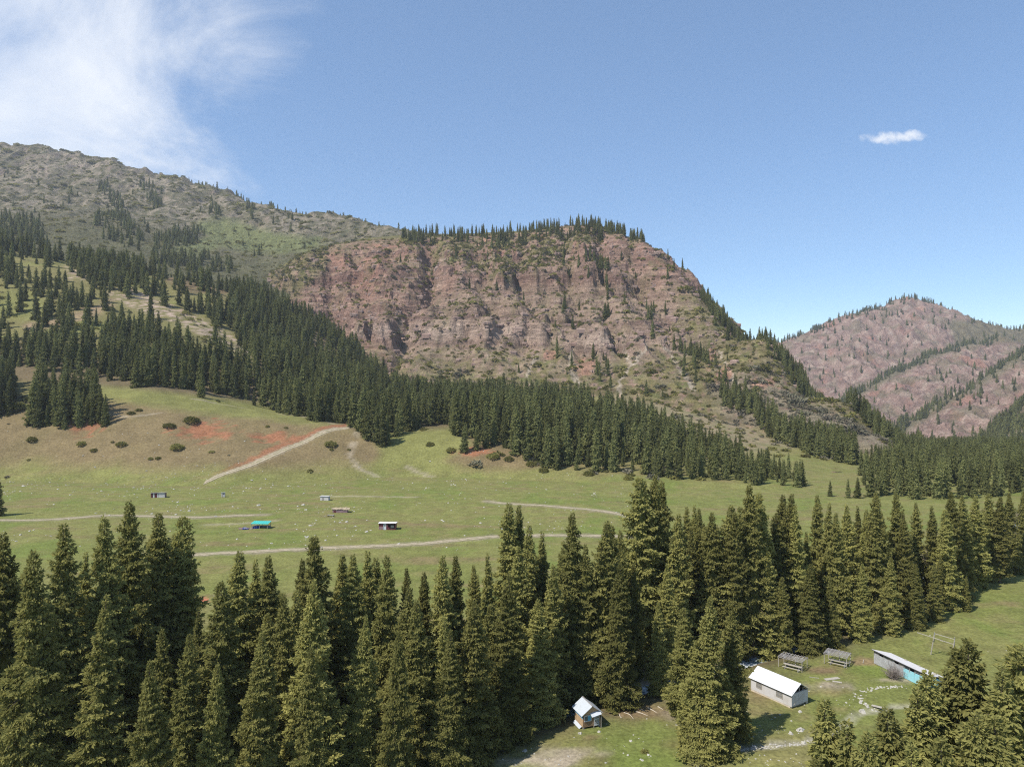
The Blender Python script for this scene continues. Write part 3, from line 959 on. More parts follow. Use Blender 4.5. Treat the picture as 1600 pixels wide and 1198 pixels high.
def crown_np(seed, H, R, nb, per_m, sl, sw, shape=0.8, sparse=0.0, low=0.03, lean=0.0, outw=0.9, core=0.5):
    r = np.random.default_rng(seed)
    t = low + (0.995 - low) * (np.arange(nb) + r.random(nb)) / nb
    az = np.arange(nb) * 2.39996 + r.normal(0, 0.5, nb)
    prof = (1 - t) ** shape * np.minimum(1, 0.62 + (t - low) * 4) + 0.006
    lump = 1 + 0.40 * noise(np.cos(az) * 1.3 + t * H / 3.2, np.sin(az) * 1.3 + seed, seed) + 0.34 * noise(np.cos(az) * 0.8 + t * H / 9, np.sin(az) * 0.8 - seed, seed + 7) + 0.08 * np.sin(t * H * 1.15 + seed)
    L = R * prof * r.uniform(0.68, 1.2, nb) * lump
    L = np.maximum(L, 0.007 * H)
    if sparse:
        L *= np.where(r.random(nb) < sparse, r.uniform(0.3, 0.7, nb), 1)
    el = np.radians(np.interp(t, [0, 0.4, 0.8, 1.0], [-24, -10, 12, 55])) + r.normal(0, 0.12, nb)
    ns = np.maximum(3, (L * per_m).astype(int))
    bi = np.repeat(np.arange(nb), ns)
    n = len(bi)
    s = r.uniform(0.03, 1.0, n) ** 0.45
    Lb, azb, elb = L[bi], az[bi], el[bi]
    out = np.stack([np.cos(azb), np.sin(azb), np.zeros(n)], 1)
    lat = np.stack([-np.sin(azb), np.cos(azb), np.zeros(n)], 1)
    zz = t[bi] * H + Lb * s * np.sin(elb) - 0.22 * Lb * s ** 2 + 0.16 * Lb * s ** 4
    side = r.normal(0, 1, n) * (0.10 + 0.115 * Lb * (1 - 0.35 * s))
    p = out * (Lb * s * np.cos(elb))[:, None] + lat * side[:, None]
    p[:, 2] = zz - np.abs(side) * 0.35 - r.random(n) * 0.12
    d = out * r.uniform(0.25, 1.0, n)[:, None] + lat * (np.sign(side) * r.uniform(0.0, 0.75, n))[:, None]
    d[:, 2] += r.normal(-0.45, 0.38, n) + 0.55 * (s > 0.86) + 0.8 * (t[bi] > 0.93)
    nr = np.stack([r.normal(0, 0.55, n), r.normal(0, 0.55, n), np.ones(n) * 0.8], 1) + out * outw
    k = r.uniform(0.65, 1.3, n) * np.interp(t[bi], [0, 0.85, 1], [1.05, 0.85, 0.6])
    V, F = kites(p, d, nr, sl * k, sw * k)
    tint = np.clip(0.22 + 0.45 * s ** 3 + r.normal(0, 0.2, n) + 0.45 * (r.random(nb)[bi] - 0.5), 0, 1)
    if lean:
        V[:, 0] += lean * (V[:, 2] / H) ** 2 * H
    # opaque dark inner cone added to block light through the crown
    m = 9
    th = np.arange(m) * 2 * math.pi / m
    zt = np.linspace(low + 0.02, 0.93, 12)
    rc = core * R * ((1 - zt) ** shape * np.minimum(1, 0.62 + (zt - low) * 4))
    ring = rc[:, None] * r.uniform(0.75, 1.2, (12, m))
    CV = np.stack([ring * np.cos(th), ring * np.sin(th), np.repeat(zt[:, None] * H, m, 1) - ring * 0.3 + r.normal(0, 0.12, (12, m))], 2).reshape(-1, 3)
    ci = np.arange(12 * m).reshape(12, m)
    CF = np.stack([ci[:-1], np.roll(ci, -1, 1)[:-1], np.roll(ci, -1, 1)[1:], ci[1:]], 2).reshape(-1, 4)
    if lean:
        CV[:, 0] += lean * (CV[:, 2] / H) ** 2 * H
    F = np.vstack([F, CF + len(V)])
    V = np.vstack([V, CV])
    tint = np.concatenate([tint, r.uniform(0, 0.3, len(CF))])
    br = (t, az, L, el)
    return V, F, tint, br


def tube_np(pts, rad, sides=6):
    pts = np.asarray(pts, float)
    rad = np.asarray(rad, float)
    n = len(pts)
    tan = np.gradient(pts, axis=0)
    tan /= np.linalg.norm(tan, axis=1, keepdims=True) + 1e-9
    ref = np.where(np.abs(tan[:, 2:3]) > 0.9, np.array([[1.0, 0, 0]]), np.array([[0, 0, 1.0]]))
    a = np.cross(tan, ref)
    a /= np.linalg.norm(a, axis=1, keepdims=True) + 1e-9
    b = np.cross(tan, a)
    th = np.arange(sides) * 2 * math.pi / sides
    V = pts[:, None] + rad[:, None, None] * (np.cos(th)[None, :, None] * a[:, None] + np.sin(th)[None, :, None] * b[:, None])
    idx = np.arange(n * sides).reshape(n, sides)
    nx = np.roll(idx, -1, axis=1)
    F = np.stack([idx[:-1], nx[:-1], nx[1:], idx[1:]], 2).reshape(-1, 4)
    return V.reshape(-1, 3), F


def cat_np(parts):
    V, F, o = [], [], 0
    for v, f in parts:
        V.append(v)
        F.append(f + o)
        o += len(v)
    return np.vstack(V), np.vstack(F)


def spruce(seed, H, R, nb, per_m, sl, sw, shape, sparse, limbs, mat, lean=0.0, outw=0.9, core=0.42, low=0.03):
    V, F, tint, (t, az, L, el) = crown_np(seed, H, R, nb, per_m, sl, sw, shape, sparse, lean=lean, outw=outw, core=core, low=low)
    crown = mesh_np('crown', V, F, [mat], False)
    set_attr(crown, 'tint', tint, 'FLOAT', 'FACE')
    zs = np.array([-0.8, 0.0, 0.03, 0.3, 0.6, 0.97]) * np.array([1, 1, H, H, H, H])
    ln = lean * np.clip(zs / H, 0, 1) ** 2 * H
    parts = [tube_np(np.stack([ln, zs * 0, zs], 1), np.array([0.019, 0.0165, 0.013, 0.0095, 0.0055, 0.001]) * H, 7)]
    if limbs:
        r = np.random.default_rng(seed)
        for i in range(0, len(t), limbs):
            l, a, e = L[i] * 0.8, az[i], el[i]
            q = np.array([0, 0.5, 1.0])
            p = np.stack([np.cos(a) * l * q, np.sin(a) * l * q, t[i] * H + l * q * math.sin(e) - 0.18 * l * q * q], 1)
            p[:, 0] += lean * t[i] ** 2 * H
            parts.append(tube_np(p, np.array([0.05, 0.03, 0.012]) * (0.5 + l / 3), 3))
    tv, tf = cat_np(parts)
    trunk = mesh_np('trunk', tv, tf, [M['bark']], True)
    return crown, trunk, H


def merge_mesh(name, crown, trunk_args, mat):
    """crown and trunk in one mesh, for trees too far off to show their parts"""
    V, F, tint = crown
    tv, tf = tube_np(*trunk_args)
    me = mesh_np(name, np.vstack([V, tv]), np.vstack([F, tf + len(V)]), [mat, M['bark']], False, np.concatenate([np.zeros(len(F)), np.ones(len(tf))]))
    set_attr(me, 'tint', np.concatenate([tint, np.zeros(len(tf))]), 'FLOAT', 'FACE')
    return me


# near trees: eight growth forms
NEAR = [spruce(200 + i, 30.0, R, nb, pm, 0.56, 0.27, sh, sp, 4, M['spruce'], ln, low=(0.03, 0.05, 0.03, 0.12, 0.16, 0.03, 0.10, 0.04)[i]) for i, (R, nb, pm, sh, sp, ln) in enumerate([
    (4.8, 440, 25, 0.72, 0.15, 0.0), (4.1, 430, 26, 0.70, 0.22, 0.006), (5.5, 470, 23, 0.80, 0.12, -0.004), (3.6, 410, 27, 0.66, 0.28, 0.0), (4.4, 410, 25, 0.66, 0.40, -0.008), (6.2, 500, 21, 0.86, 0.10, 0.0),
    (3.8, 380, 26, 0.80, 0.32, 0.010), (5.0, 440, 24, 0.62, 0.18, 0.0)])]
# trees on the slopes, seen from 350 m and more
MID = [spruce(300 + i, 24.0, R, 150, 7, 1.25, 0.60, sh, sp, 0, M['spruce_far'], 0.0, 1.6, 0.62) for i, (R, sh, sp) in enumerate([(3.5, 0.85, 0.1), (3.0, 0.8, 0.15), (4.0, 0.9, 0.05), (2.7, 0.78, 0.2), (3.4, 0.95, 0.1)])]


def far_spruce(seed, R):
    V, F, tint, _ = crown_np(seed, 22.0, R, 60, 3.2, 2.2, 1.25, 0.85, 0.1, outw=2.0, core=0.7)
    return merge_mesh('far_spruce', (V, F, tint), (np.array([(0, 0, -1.0), (0, 0, 8), (0, 0, 21)]), np.array([0.35, 0.22, 0.03]), 5), M['spruce_far'])


def mid_merged(seed, R, sh):
    V, F, tint, _ = crown_np(seed, 24.0, R, 130, 5.5, 1.25, 0.66, sh, 0.12, outw=1.6, core=0.64)
    return merge_mesh('slope_spruce', (V, F, tint), (np.array([(0, 0, -1.0), (0, 0, 8), (0, 0, 23)]), np.array([0.42, 0.28, 0.03]), 5), M['spruce_far'])


FARM = [far_spruce(400 + i, R) for i, R in enumerate((2.3, 2.8, 3.3, 2.0))]
MIDM = [mid_merged(420 + i, R, sh) for i, (R, sh) in enumerate(((3.5, 0.85), (2.9, 0.8), (3.9, 0.92), (2.6, 0.78), (3.3, 0.98)))]


def shrub_mesh(seed, n, sl, sw, mat, flat=0.62):
    r = np.random.default_rng(seed)
    d = r.normal(0, 1, (n, 3))
    d[:, 2] = np.abs(d[:, 2])
    d /= np.linalg.norm(d, axis=1, keepdims=True)
    lump = 1 + 0.35 * noise(d[:, 0] * 2.1 + seed, d[:, 1] * 2.1, seed)
    p = d * (r.uniform(0.45, 1.0, n) ** 0.5 * lump)[:, None] * np.array([1, 1, flat])
    dd = d + r.normal(0, 0.5, (n, 3))
    nr = d + r.normal(0, 0.5, (n, 3)) + np.array([0, 0, 0.5])
    k = r.uniform(0.6, 1.3, n)
    V, F = kites(p, dd, nr, sl * k, sw * k)
    me = mesh_np('foliage', V, F, [mat], False)
    set_attr(me, 'tint', np.clip(r.normal(0.4, 0.25, n), 0, 1), 'FLOAT', 'FACE')
    return me


SHRUB_NEAR = [shrub_mesh(500 + i, 900, 0.24, 0.13, M['scrub']) for i in range(3)]
SHRUB_FAR = [shrub_mesh(510 + i, 80, 0.7, 0.5, M['scrub']) for i in range(3)]
SHRUB_DRY = [shrub_mesh(520 + i, 70, 0.7, 0.4, M['shrub_dry']) for i in range(2)]


def scatter(name, meshes, xyz, sxy, sz, label, cat, sink=0.3):
    """one mass of plants that nobody could count: real copies of the shapes on points of the ground"""
    n = len(xyz)
    me = bpy.data.meshes.new(name)
    me.vertices.add(n)
    me.vertices.foreach_set('co', (np.asarray(xyz) - np.array([0, 0, sink])).astype(np.float32).ravel())
    set_attr(me, 'scl', np.stack([sxy, sxy, sz], 1), 'FLOAT_VECTOR')
    set_attr(me, 'rot', np.stack([np.zeros(n), np.zeros(n), rng.uniform(0, 6.28, n)], 1), 'FLOAT_VECTOR')
    set_attr(me, 'pick', rng.integers(0, len(meshes), n), 'INT')
    o = link(bpy.data.objects.new(name, me))
    g = bpy.data.node_groups.new(name, 'GeometryNodeTree')
    g.interface.new_socket('Geometry', in_out='INPUT', socket_type='NodeSocketGeometry')
    g.interface.new_socket('Geometry', in_out='OUTPUT', socket_type='NodeSocketGeometry')
    N, Lk = g.nodes, g.links
    gi, go = N.new('NodeGroupInput'), N.new('NodeGroupOutput')
    jn = N.new('GeometryNodeJoinGeometry')
    for mm in meshes:
        po = PROTO.get(mm.name)
        if po is None:
            po = PROTO[mm.name] = bpy.data.objects.new(mm.name + '_form', mm)
        oi = N.new('GeometryNodeObjectInfo')
        oi.inputs['Object'].default_value = po
        oi.inputs['As Instance'].default_value = True
        Lk.new(oi.outputs['Geometry'], jn.inputs[0])
    ip = N.new('GeometryNodeInstanceOnPoints')
    ip.inputs['Pick Instance'].default_value = True
    Lk.new(gi.outputs[0], ip.inputs['Points'])
    Lk.new(jn.outputs[0], ip.inputs['Instance'])
    for nm, typ, sock in (('pick', 'INT', 'Instance Index'), ('rot', 'FLOAT_VECTOR', 'Rotation'), ('scl', 'FLOAT_VECTOR', 'Scale')):
        a = N.new('GeometryNodeInputNamedAttribute')
        a.data_type = typ
        a.inputs['Name'].default_value = nm
        Lk.new(a.outputs['Attribute'], ip.inputs[sock])
    Lk.new(ip.outputs[0], go.inputs[0])
    md = o.modifiers.new('scatter', 'NODES')
    md.node_group = g
    tag(o, label, cat, kind='stuff')
    return o


PROTO = {}
ORD = ['first', 'second', 'third', 'fourth', 'fifth', 'sixth', 'seventh', 'eighth', 'ninth', 'tenth', 'eleventh', 'twelfth', 'thirteenth', 'fourteenth', 'fifteenth', 'sixteenth', 'seventeenth', 'eighteenth',
       'nineteenth', 'twentieth']


def put_tree(kind, idx, x, y, h, w, label, group):
    """one spruce: an empty at its foot with its trunk and crown"""
    crown, trunk, H = kind[idx]
    e = link(bpy.data.objects.new('spruce_tree', None))
    e.empty_display_size = 0.5
    e.location = (x, y, land1(x, y) - 0.15)
    e.rotation_euler = (random.gauss(0, .018), random.gauss(0, .018), random.uniform(0, 6.28))
    e.scale = (h / H * w, h / H * w, h / H)
    link(bpy.data.objects.new('trunk', trunk), e)
    link(bpy.data.objects.new('crown', crown), e)
    tag(e, label, 'tree', group)
    return e


# ------------------------------------------------------------------ the spruce belt along the stream
# (u, v of the top, distance, form, width)
BELT = [(-30, 800, 100, 0, 1.0), (10, 832, 92, 1, 1.0), (52, 858, 84, 2, 0.95), (100, 815, 96, 3, 1.0), (128, 862, 112, 6, 0.9), (168, 805, 100, 1, 1.0), (208, 780, 107, 4, 1.0), (250, 800, 112, 0, 1.0),
        (280, 806, 115, 7, 1.05), (150, 930, 84, 6, 0.9), (257, 978, 88, 2, 0.8), (283, 992, 86, 3, 0.85), (310, 947, 100, 6, 0.9), (232, 1030, 74, 5, 0.8),
        (365, 860, 104, 3, 1.05), (400, 872, 112, 6, 1.0), (420, 868, 106, 1, 1.0), (352, 905, 92, 2, 0.95), (445, 925, 95, 0, 0.9), (470, 872, 112, 1, 1.0), (493, 833, 106, 7, 1.0), (485, 905, 90, 5, 0.8),
        (538, 864, 114, 3, 1.05), (553, 866, 108, 1, 0.95), (577, 860, 112, 6, 1.1), (605, 866, 106, 0, 0.85), (590, 872, 116, 3, 1.0), (635, 886, 120, 3, 0.8), (662, 893, 114, 3, 0.85), (650, 935, 96, 2, 0.9),
        (692, 868, 110, 1, 0.95), (709, 866, 114, 3, 1.0), (740, 880, 122, 3, 0.8), (763, 864, 118, 6, 0.95), (798, 786, 128, 3, 1.0), (811, 790, 131, 1, 0.9), (828, 818, 126, 3, 0.95), (842, 832, 128, 6, 0.9),
        (788, 895, 105, 5, 0.95), (740, 935, 99, 2, 0.9), (842, 935, 110, 2, 0.95), (700, 985, 93, 5, 0.9), (862, 905, 116, 2, 0.9), (965, 905, 119, 5, 0.85), (1030, 940, 120, 0, 0.9), (892, 802, 119, 4, 1.0), (935, 812, 120, 0, 0.95), (950, 818, 124, 7, 0.9), (970, 830, 128, 1, 0.85), (912, 850, 119, 5, 0.8),
        (1003, 745, 140, 7, 1.0), (1018, 740, 143, 2, 0.9), (1032, 752, 147, 1, 0.95), (1060, 802, 136, 3, 1.0), (1072, 792, 150, 1, 0.95), (1085, 788, 165, 6, 0.95), (1097, 793, 158, 3, 0.9), (1108, 800, 140, 0, 0.9),
        (1133, 787, 141, 0, 1.0), (1150, 800, 138, 1, 0.95), (1178, 757, 140, 4, 1.0), (1190, 768, 145, 7, 0.95), (1215, 772, 152, 3, 1.0), (1232, 772, 149, 1, 1.0), (1245, 790, 147, 6, 0.9), (1260, 830, 158, 3, 0.8),
        (1277, 772, 165, 3, 1.0), (1290, 785, 158, 6, 1.0), (1308, 802, 151, 0, 0.95), (1327, 788, 160, 1, 1.0), (1340, 790, 170, 6, 1.0), (1352, 795, 165, 3, 0.9), (1368, 768, 158, 2, 0.95), (1382, 800, 163, 1, 0.9),
        (1405, 770, 166, 1, 1.0), (1418, 800, 158, 5, 0.8), (1433, 785, 172, 3, 0.95), (1458, 790, 170, 6, 1.1), (1478, 795, 165, 7, 1.0), (1490, 768, 172, 0, 1.05), (1505, 775, 178, 4, 1.05), (1525, 775, 182, 1, 1.0),
        (1545, 770, 188, 7, 1.0), (1562, 775, 186, 3, 1.1), (1578, 770, 196, 0, 1.1), (1598, 768, 203, 2, 1.0), (1625, 765, 212, 1, 1.0),
        (1066, 948, 112, 7, 1.0), (1100, 930, 101, 5, 0.95), (1138, 952, 105, 2, 1.05), (1112, 1062, 98.5, 2, 1.25), (1088, 1000, 101, 0, 1.0), (1040, 880, 130, 0, 0.9), (990, 880, 128, 1, 0.9),
        (1265, 880, 139, 2, 0.95), (1300, 900, 141, 5, 0.75), (1345, 880, 145, 0, 0.9), (1390, 870, 149, 2, 0.95), (1430, 880, 152, 5, 0.75), (1225, 900, 138, 7, 0.85), (1460, 880, 157, 0, 0.9), (1510, 900, 163, 2, 0.9),
        (1200, 860, 140, 0, 0.9), (560, 960, 93, 5, 0.8), (690, 960, 97, 5, 0.75), (620, 985, 90, 2, 0.85), (400, 985, 84, 5, 0.8), (330, 1035, 78, 2, 0.85), (480, 1010, 82, 0, 0.85), (860, 880, 115, 1, 0.95)]
FRONT = [(1295, 1098, 60, 3, 1.0), (1330, 1122, 57, 6, 1.0), (1391, 1098, 60, 3, 1.1), (1432, 1078, 62, 1, 0.95), (1462, 1050, 63, 2, 0.95), (1490, 1010, 65, 0, 1.0), (1527, 997, 64, 2, 1.0), (1555, 1040, 60, 5, 0.9),
         (1603, 1003, 62, 7, 1.05), (1360, 1150, 54, 2, 0.9), (1510, 1110, 56, 2, 0.95), (1640, 1030, 66, 0, 1.0), (1570, 1120, 55, 0, 0.95), (1420, 1160, 55, 5, 0.85), (1470, 1150, 54, 0, 0.9), (1260, 1172, 55, 2, 0.8)]


def near_word(u):
    for lim, w in ((320, 'below the white shed'), (470, 'below the turquoise shelter'), (560, 'below the dirt track'), (680, 'below the maroon hut'), (780, 'below the dirt track bend'), (870, 'by the tall twin tops'),
                   (985, 'behind the little gabled hut'), (1050, 'in the tallest clump'), (1160, 'behind the tree shading the grass'), (1270, 'behind the white house'), (1360, 'behind the two log shelters'),
                   (1460, 'behind the long turquoise shed'), (9999, 'by the far pasture')):
        if u < lim:
            return w


def tree_words(h, w, form):
    tall = 'towering' if h > 35 else 'tall' if h > 29 else 'mid-height' if h > 21 else 'short'
    wide = ('broad', 'slender', 'bushy', 'narrow', 'ragged', 'dense', 'spindly', 'full')[form]
    return tall, wide


tops = []
N_IND = 0
seen_lab = {}
rows = {}
for i, (u, v, d, form, w) in enumerate(BELT):
    x, y = (u - 800) / FPX * d, d
    g = land1(x, y)
    h = CZ - (v - 600) / FPX * d - g
    tops.append((u, v, d, form, w, x, y, h))
allsorted = sorted(tops, key=lambda a: a[0])
cnt = {}
for (u, v, d, form, w, x, y, h) in allsorted:
    nw = near_word(u)
    tall, wide = tree_words(h, w, form)
    cnt[nw] = cnt.get(nw, 0) + 1
    lab = f'{tall} {wide} spruce {nw}, {ORD[cnt[nw] - 1]} top there from the left'
    put_tree(NEAR, form, x, y, h, w * random.uniform(0.92, 1.22), lab, 'spruces of the stream belt')
    N_IND += 1
for k, (u, v, d, form, w) in enumerate(sorted(FRONT)):
    x, y = (u - 800) / FPX * d, d
    h = CZ - (v - 600) / FPX * d - land1(x, y)
    tall, wide = tree_words(h + 8, w, form)
    put_tree(NEAR, form, x, y, h, w * 1.3, f'{wide} sunlit spruce in the near corner group, {ORD[k]} top from the left', 'spruces of the near corner')
    N_IND += 1
# fill the belt behind and between, never standing above the tops in front
eu = np.array([a[0] for a in allsorted], float)
ev = np.array([a[1] for a in allsorted], float)
placed = [(a[5], a[6]) for a in tops]
tries = 0
while N_IND < 196 and tries < 6000:
    tries += 1
    k = random.randrange(len(STREAM) - 1)
    a, b = STREAM[k], STREAM[k + 1]
    f = random.random()
    tx, ty = b - a
    L = math.hypot(tx, ty)
    off = random.uniform(-15, 24)
    x = a[0] + f * tx - ty / L * off
    y = a[1] + f * ty + tx / L * off
    u = 800 + x / y * FPX
    if not (-60 < u < 1660) or abs(off) < 2.6 or y < 76 or y > 240:
        continue
    ub, vb = uv_of(np.array([x]), np.array([y]), np.array([0.0]))
    edge = np.interp(ub[0], [700, 760, 850, 900, 1000, 1060, 1200, 1400, 1530, 1600], [1230, 1185, 1138, 1118, 1098, 1090, 1040, 1003, 945, 915])
    if vb[0] > edge and ub[0] > 720:
        continue
    kk = (11.5 - x) * .82 + (108.6 - y) * .57
    if 0 < kk < 24 and abs((11.5 - x) * .57 - (108.6 - y) * .82) < 5:
        continue
    if math.hypot(x - 11.5, y - 108.6) < 7.5 or math.hypot(x - 44.5, y - 118.6) < 9 or math.hypot(x - 52, y - 131) < 5 or math.hypot(x - 61, y - 132.4) < 5:
        continue
    if 215 < u < 255 and y < 121 or (300 < u < 330 and y > 108):
        continue
    if min(math.hypot(x - p[0], y - p[1]) for p in placed) < 3.2:
        continue
    near = np.abs(eu - u) < 26
    vtop = (ev[near].min() if near.any() else 850) + random.uniform(30, 110)
    h = CZ - (vtop - 600) / FPX * y - land1(x, y)
    h = min(h, 34)
    if h < 9:
        continue
    placed.append((x, y))
    put_tree(NEAR, random.randrange(8), x, y, h, random.uniform(0.95, 1.2), f'{tree_words(h, 1, 0)[0]} spruce crowded behind others in the stream belt, {near_word(u)}', 'spruces hidden inside the stream belt')
    N_IND += 1
# one dark tree at the edge of the meadow by the upper track
x, y = G(-4, 806)
put_tree(NEAR, 2, x, y, 16, 1.1, 'lone dark spruce beside the upper dirt track at the picture edge', 'lone spruces')
N_IND += 1

# ------------------------------------------------------------------ woods on the slopes
F1 = [(-300, 330), (0, 378), (100, 393), (200, 422), (300, 442), (420, 456), (480, 486), (560, 546), (620, 588), (700, 612), (705, 664), (640, 674), (612, 694), (565, 690), (540, 666), (440, 648), (400, 626), (300, 614), (200, 602),
      (130, 588), (60, 580), (-300, 560)]
HOLES = [[(-300, 425), (30, 420), (120, 430), (150, 452), (250, 480), (300, 492), (350, 520), (395, 560), (375, 575), (320, 560), (250, 530), (190, 515), (140, 548), (60, 548), (-300, 530)], [(222, 415), (300, 410), (370, 436), (360, 485), (290, 480), (230, 460)],
         [(160, 450), (215, 450), (305, 488), (355, 512), (405, 552), (395, 588), (320, 562), (240, 528), (170, 490)], [(452, 500), (490, 515), (535, 560), (530, 575), (480, 545)], [(-300, 395), (40, 400), (130, 418), (120, 432), (-300, 430)]]
F1B = [(52, 640), (100, 628), (148, 636), (168, 664), (120, 672), (50, 668)]
F1C = [(-60, 590), (20, 600), (20, 650), (-60, 655)]
F2 = [(700, 655), (712, 682), (760, 700), (800, 712), (870, 735), (960, 741), (1050, 748), (1150, 756), (1230, 768), (1285, 774), (1296, 768), (1232, 747), (1161, 720), (1075, 688), (1000, 662), (900, 640), (800, 628), (720, 622), (690, 640)]
F3 = [(1130, 615), (1195, 645), (1215, 666), (1270, 688), (1340, 713), (1338, 730), (1295, 721), (1255, 706), (1200, 684), (1180, 655), (1128, 634)]
F5 = [(1342, 776), (1400, 779), (1480, 784), (1640, 792), (1800, 780), (1800, 690), (1450, 704), (1400, 700), (1372, 712), (1345, 744)]


def wood(n, xr, yr, polys, holes, which, spacing, keep=None, clump=0.0, hole_keep=0.07):
    """tree feet inside outlines of the woods, thinned to a least spacing"""
    x = rng.uniform(*xr, n)
    y = rng.uniform(*yr, n)
    z = land(x, y)
    u, v = uv_of(x, y, z)
    j = 5 * fbm(x / 25, y / 25, 2, 131)
    ok = np.zeros(n, bool)
    for p in polys:
        ok |= inside(p, u + j, v + j)
    for p in holes:
        ok &= ~(inside(p, u, v) & (rng.random(n) > hole_keep))
    if which is not None:
        own = owner(x, y)
        ok &= np.isin(own, which)
    if clump:
        ok &= fbm(x / 30, y / 30, 2, 133) > rng.uniform(-1, 1, n) * 0.35 - clump
    x, y, z = x[ok], y[ok], z[ok]
    cell, out = {}, []
    for i in range(len(x)):
        k = (int(x[i] // spacing), int(y[i] // spacing))
        if any(math.hypot(x[q] - x[i], y[q] - y[i]) < spacing for a in (-1, 0, 1) for b in (-1, 0, 1) for q in cell.get((k[0] + a, k[1] + b), ())):
            continue
        cell.setdefault(k, []).append(i)
        out.append(i)
    return np.stack([x[out], y[out], z[out]], 1)


w1 = wood(26000, (-760, 60), (400, 1000), [F1], HOLES, [1], 6.0)
w1b = wood(30000, (-420, -200), (400, 520), [F1B, F1C], [], [1], 4.2)
w2 = wood(26000, (-80, 260), (360, 860), [F2], [], [1, 2], 5.8, clump=0.5)
w3 = wood(16000, (150, 480), (420, 800), [F3], [], [1, 2], 4.6)
w5 = wood(24000, (160, 900), (320, 1250), [F5], [], [0, 1, 2], 5.6)


def heights(n, lo, hi):
    return rng.uniform(lo, hi, n) * np.where(rng.random(n) < 0.3, rng.uniform(0.4, 0.8, n), 1)


W = {'foothill': (np.vstack([w1, w1b]), 20, 29), 'spur': (w2, 20, 29), 'flank': (w3, 16, 23), 'bend': (w5, 12, 18)}
pool = []
for key, (pts, lo, hi) in W.items():
    hs = heights(len(pts), lo, hi)
    if key == 'spur':
        hs = hs * np.interp(800 + pts[:, 0] / pts[:, 1] * FPX, [860, 960, 1080, 1180, 1300], [1.0, 0.95, 0.75, 0.58, 0.45])
    W[key] = (pts, hs)
    for i in range(len(pts)):
        u, v = uv_of(*[np.array([q]) for q in pts[i]])
        if -10 < u[0] < 1610:
            pool.append((hs[i] / pts[i][1], key, i, u[0], v[0]))
# the largest of them, at the lower edges of the woods, are trees of their own
pool.sort(reverse=True)
WLAB = {'foothill': 'dark spruce at the lower edge of the foothill wood above the grass', 'spur': 'dark spruce at the lower edge of the wooded spur above the meadow', 'flank': 'dark spruce in the narrow row on the red mountain flank',
        'bend': 'dark spruce at the near edge of the wood where the valley bends'}


def wood_label(key, u, h):
    big = 'tall' if h > 24 else 'mid-height' if h > 18 else 'short'
    if key == 'foothill':
        w = 'in the clump beside the red earth' if u < 172 else 'behind the grass shelf' if u < 330 else 'above the far end of the grass shelf' if u < 440 else 'above the top of the hill road' if u < 560 else 'beside the green gully'
        return f'{big} dark spruce at the foothill wood edge {w}'
    if key == 'spur':
        w = 'near its tip' if u < 800 else 'at its low middle' if u < 900 else 'beyond the middle' if u < 1000 else 'where it thins out'
        return f'{big} dark spruce at the front edge of the wooded spur {w}'
    return f'{big} dark spruce at the near edge of the wood at the valley bend'


taken = {k: set() for k in W}
quota = {'foothill': 48, 'spur': 34, 'flank': 0, 'bend': 20}
for s, key, i, u, v in pool:
    if quota[key] <= 0 or N_IND >= 298:
        continue
    quota[key] -= 1
    taken[key].add(i)
    pt = W[key][0][i]
    put_tree(MID, random.randrange(5), pt[0], pt[1], W[key][1][i], random.uniform(0.95, 1.25), wood_label(key, u, W[key][1][i]), {'foothill': 'spruces along the foothill wood', 'spur': 'spruces along the wooded spur', 'bend': 'spruces at the valley bend'}[key])
    N_IND += 1
SNAME = {'foothill': ('spruce_wood', 'dark spruce wood covering the foothill slopes'), 'spur': ('spruce_wood', 'dark spruce wood on the low spur under the red mountain'), 'flank': ('spruce_row', 'narrow rows of spruce on the red mountain flank'),
         'bend': ('spruce_wood', 'dark spruce wood on the valley floor at the bend')}
for key, (pts, hs) in W.items():
    keep = np.array([i not in taken[key] for i in range(len(pts))])
    p, h = pts[keep], hs[keep]
    wd = rng.uniform(0.95, 1.3, len(p))
    scatter(SNAME[key][0], MIDM, p, h / 24 * wd, h / 24, SNAME[key][1], 'wood')

# lone trees standing on the grass, set by hand
LONE = [(397, 642, 530, 26, 'lone small spruce on the grass shelf below the foothill wood'), (315, 622, 500, 40, 'spruce standing out from the foothill wood onto the grass shelf'),
        (598, 700, 436, 56, 'dark spruce in front of the trio at the foot of the foothill wood'), (575, 690, 440, 50, 'dark spruce of the trio at the foot of the foothill wood'),
        (725, 712, 424, 46, 'spruce among shrubs at the near tip of the wooded spur'), (745, 705, 428, 40, 'smaller spruce among shrubs at the near tip of the wooded spur'),
        (165, 668, 432, 50, 'dark spruce at the near end of the foothill clump beside red earth'), (1030, 748, 384, 40, 'spruce standing alone on brown slope below the spur wood'),
        (870, 738, 406, 60, 'tall spruce at the low front of the wooded spur'), (1340, 775, 325, 33, 'small spruce of a pair on the pasture before the bend wood'), (1325, 775, 325, 30, 'smaller spruce of the pair on the pasture before the bend wood'),
        (1297, 773, 329, 26, 'short spruce ending the spur row on the pasture')]
for (u, v, d, hp, lb) in LONE:
    x = (u - 800) / FPX * d
    put_tree(MID, random.randrange(5), x, d, hp * d / FPX, random.uniform(1.0, 1.25), lb, 'spruces standing apart on the slopes')


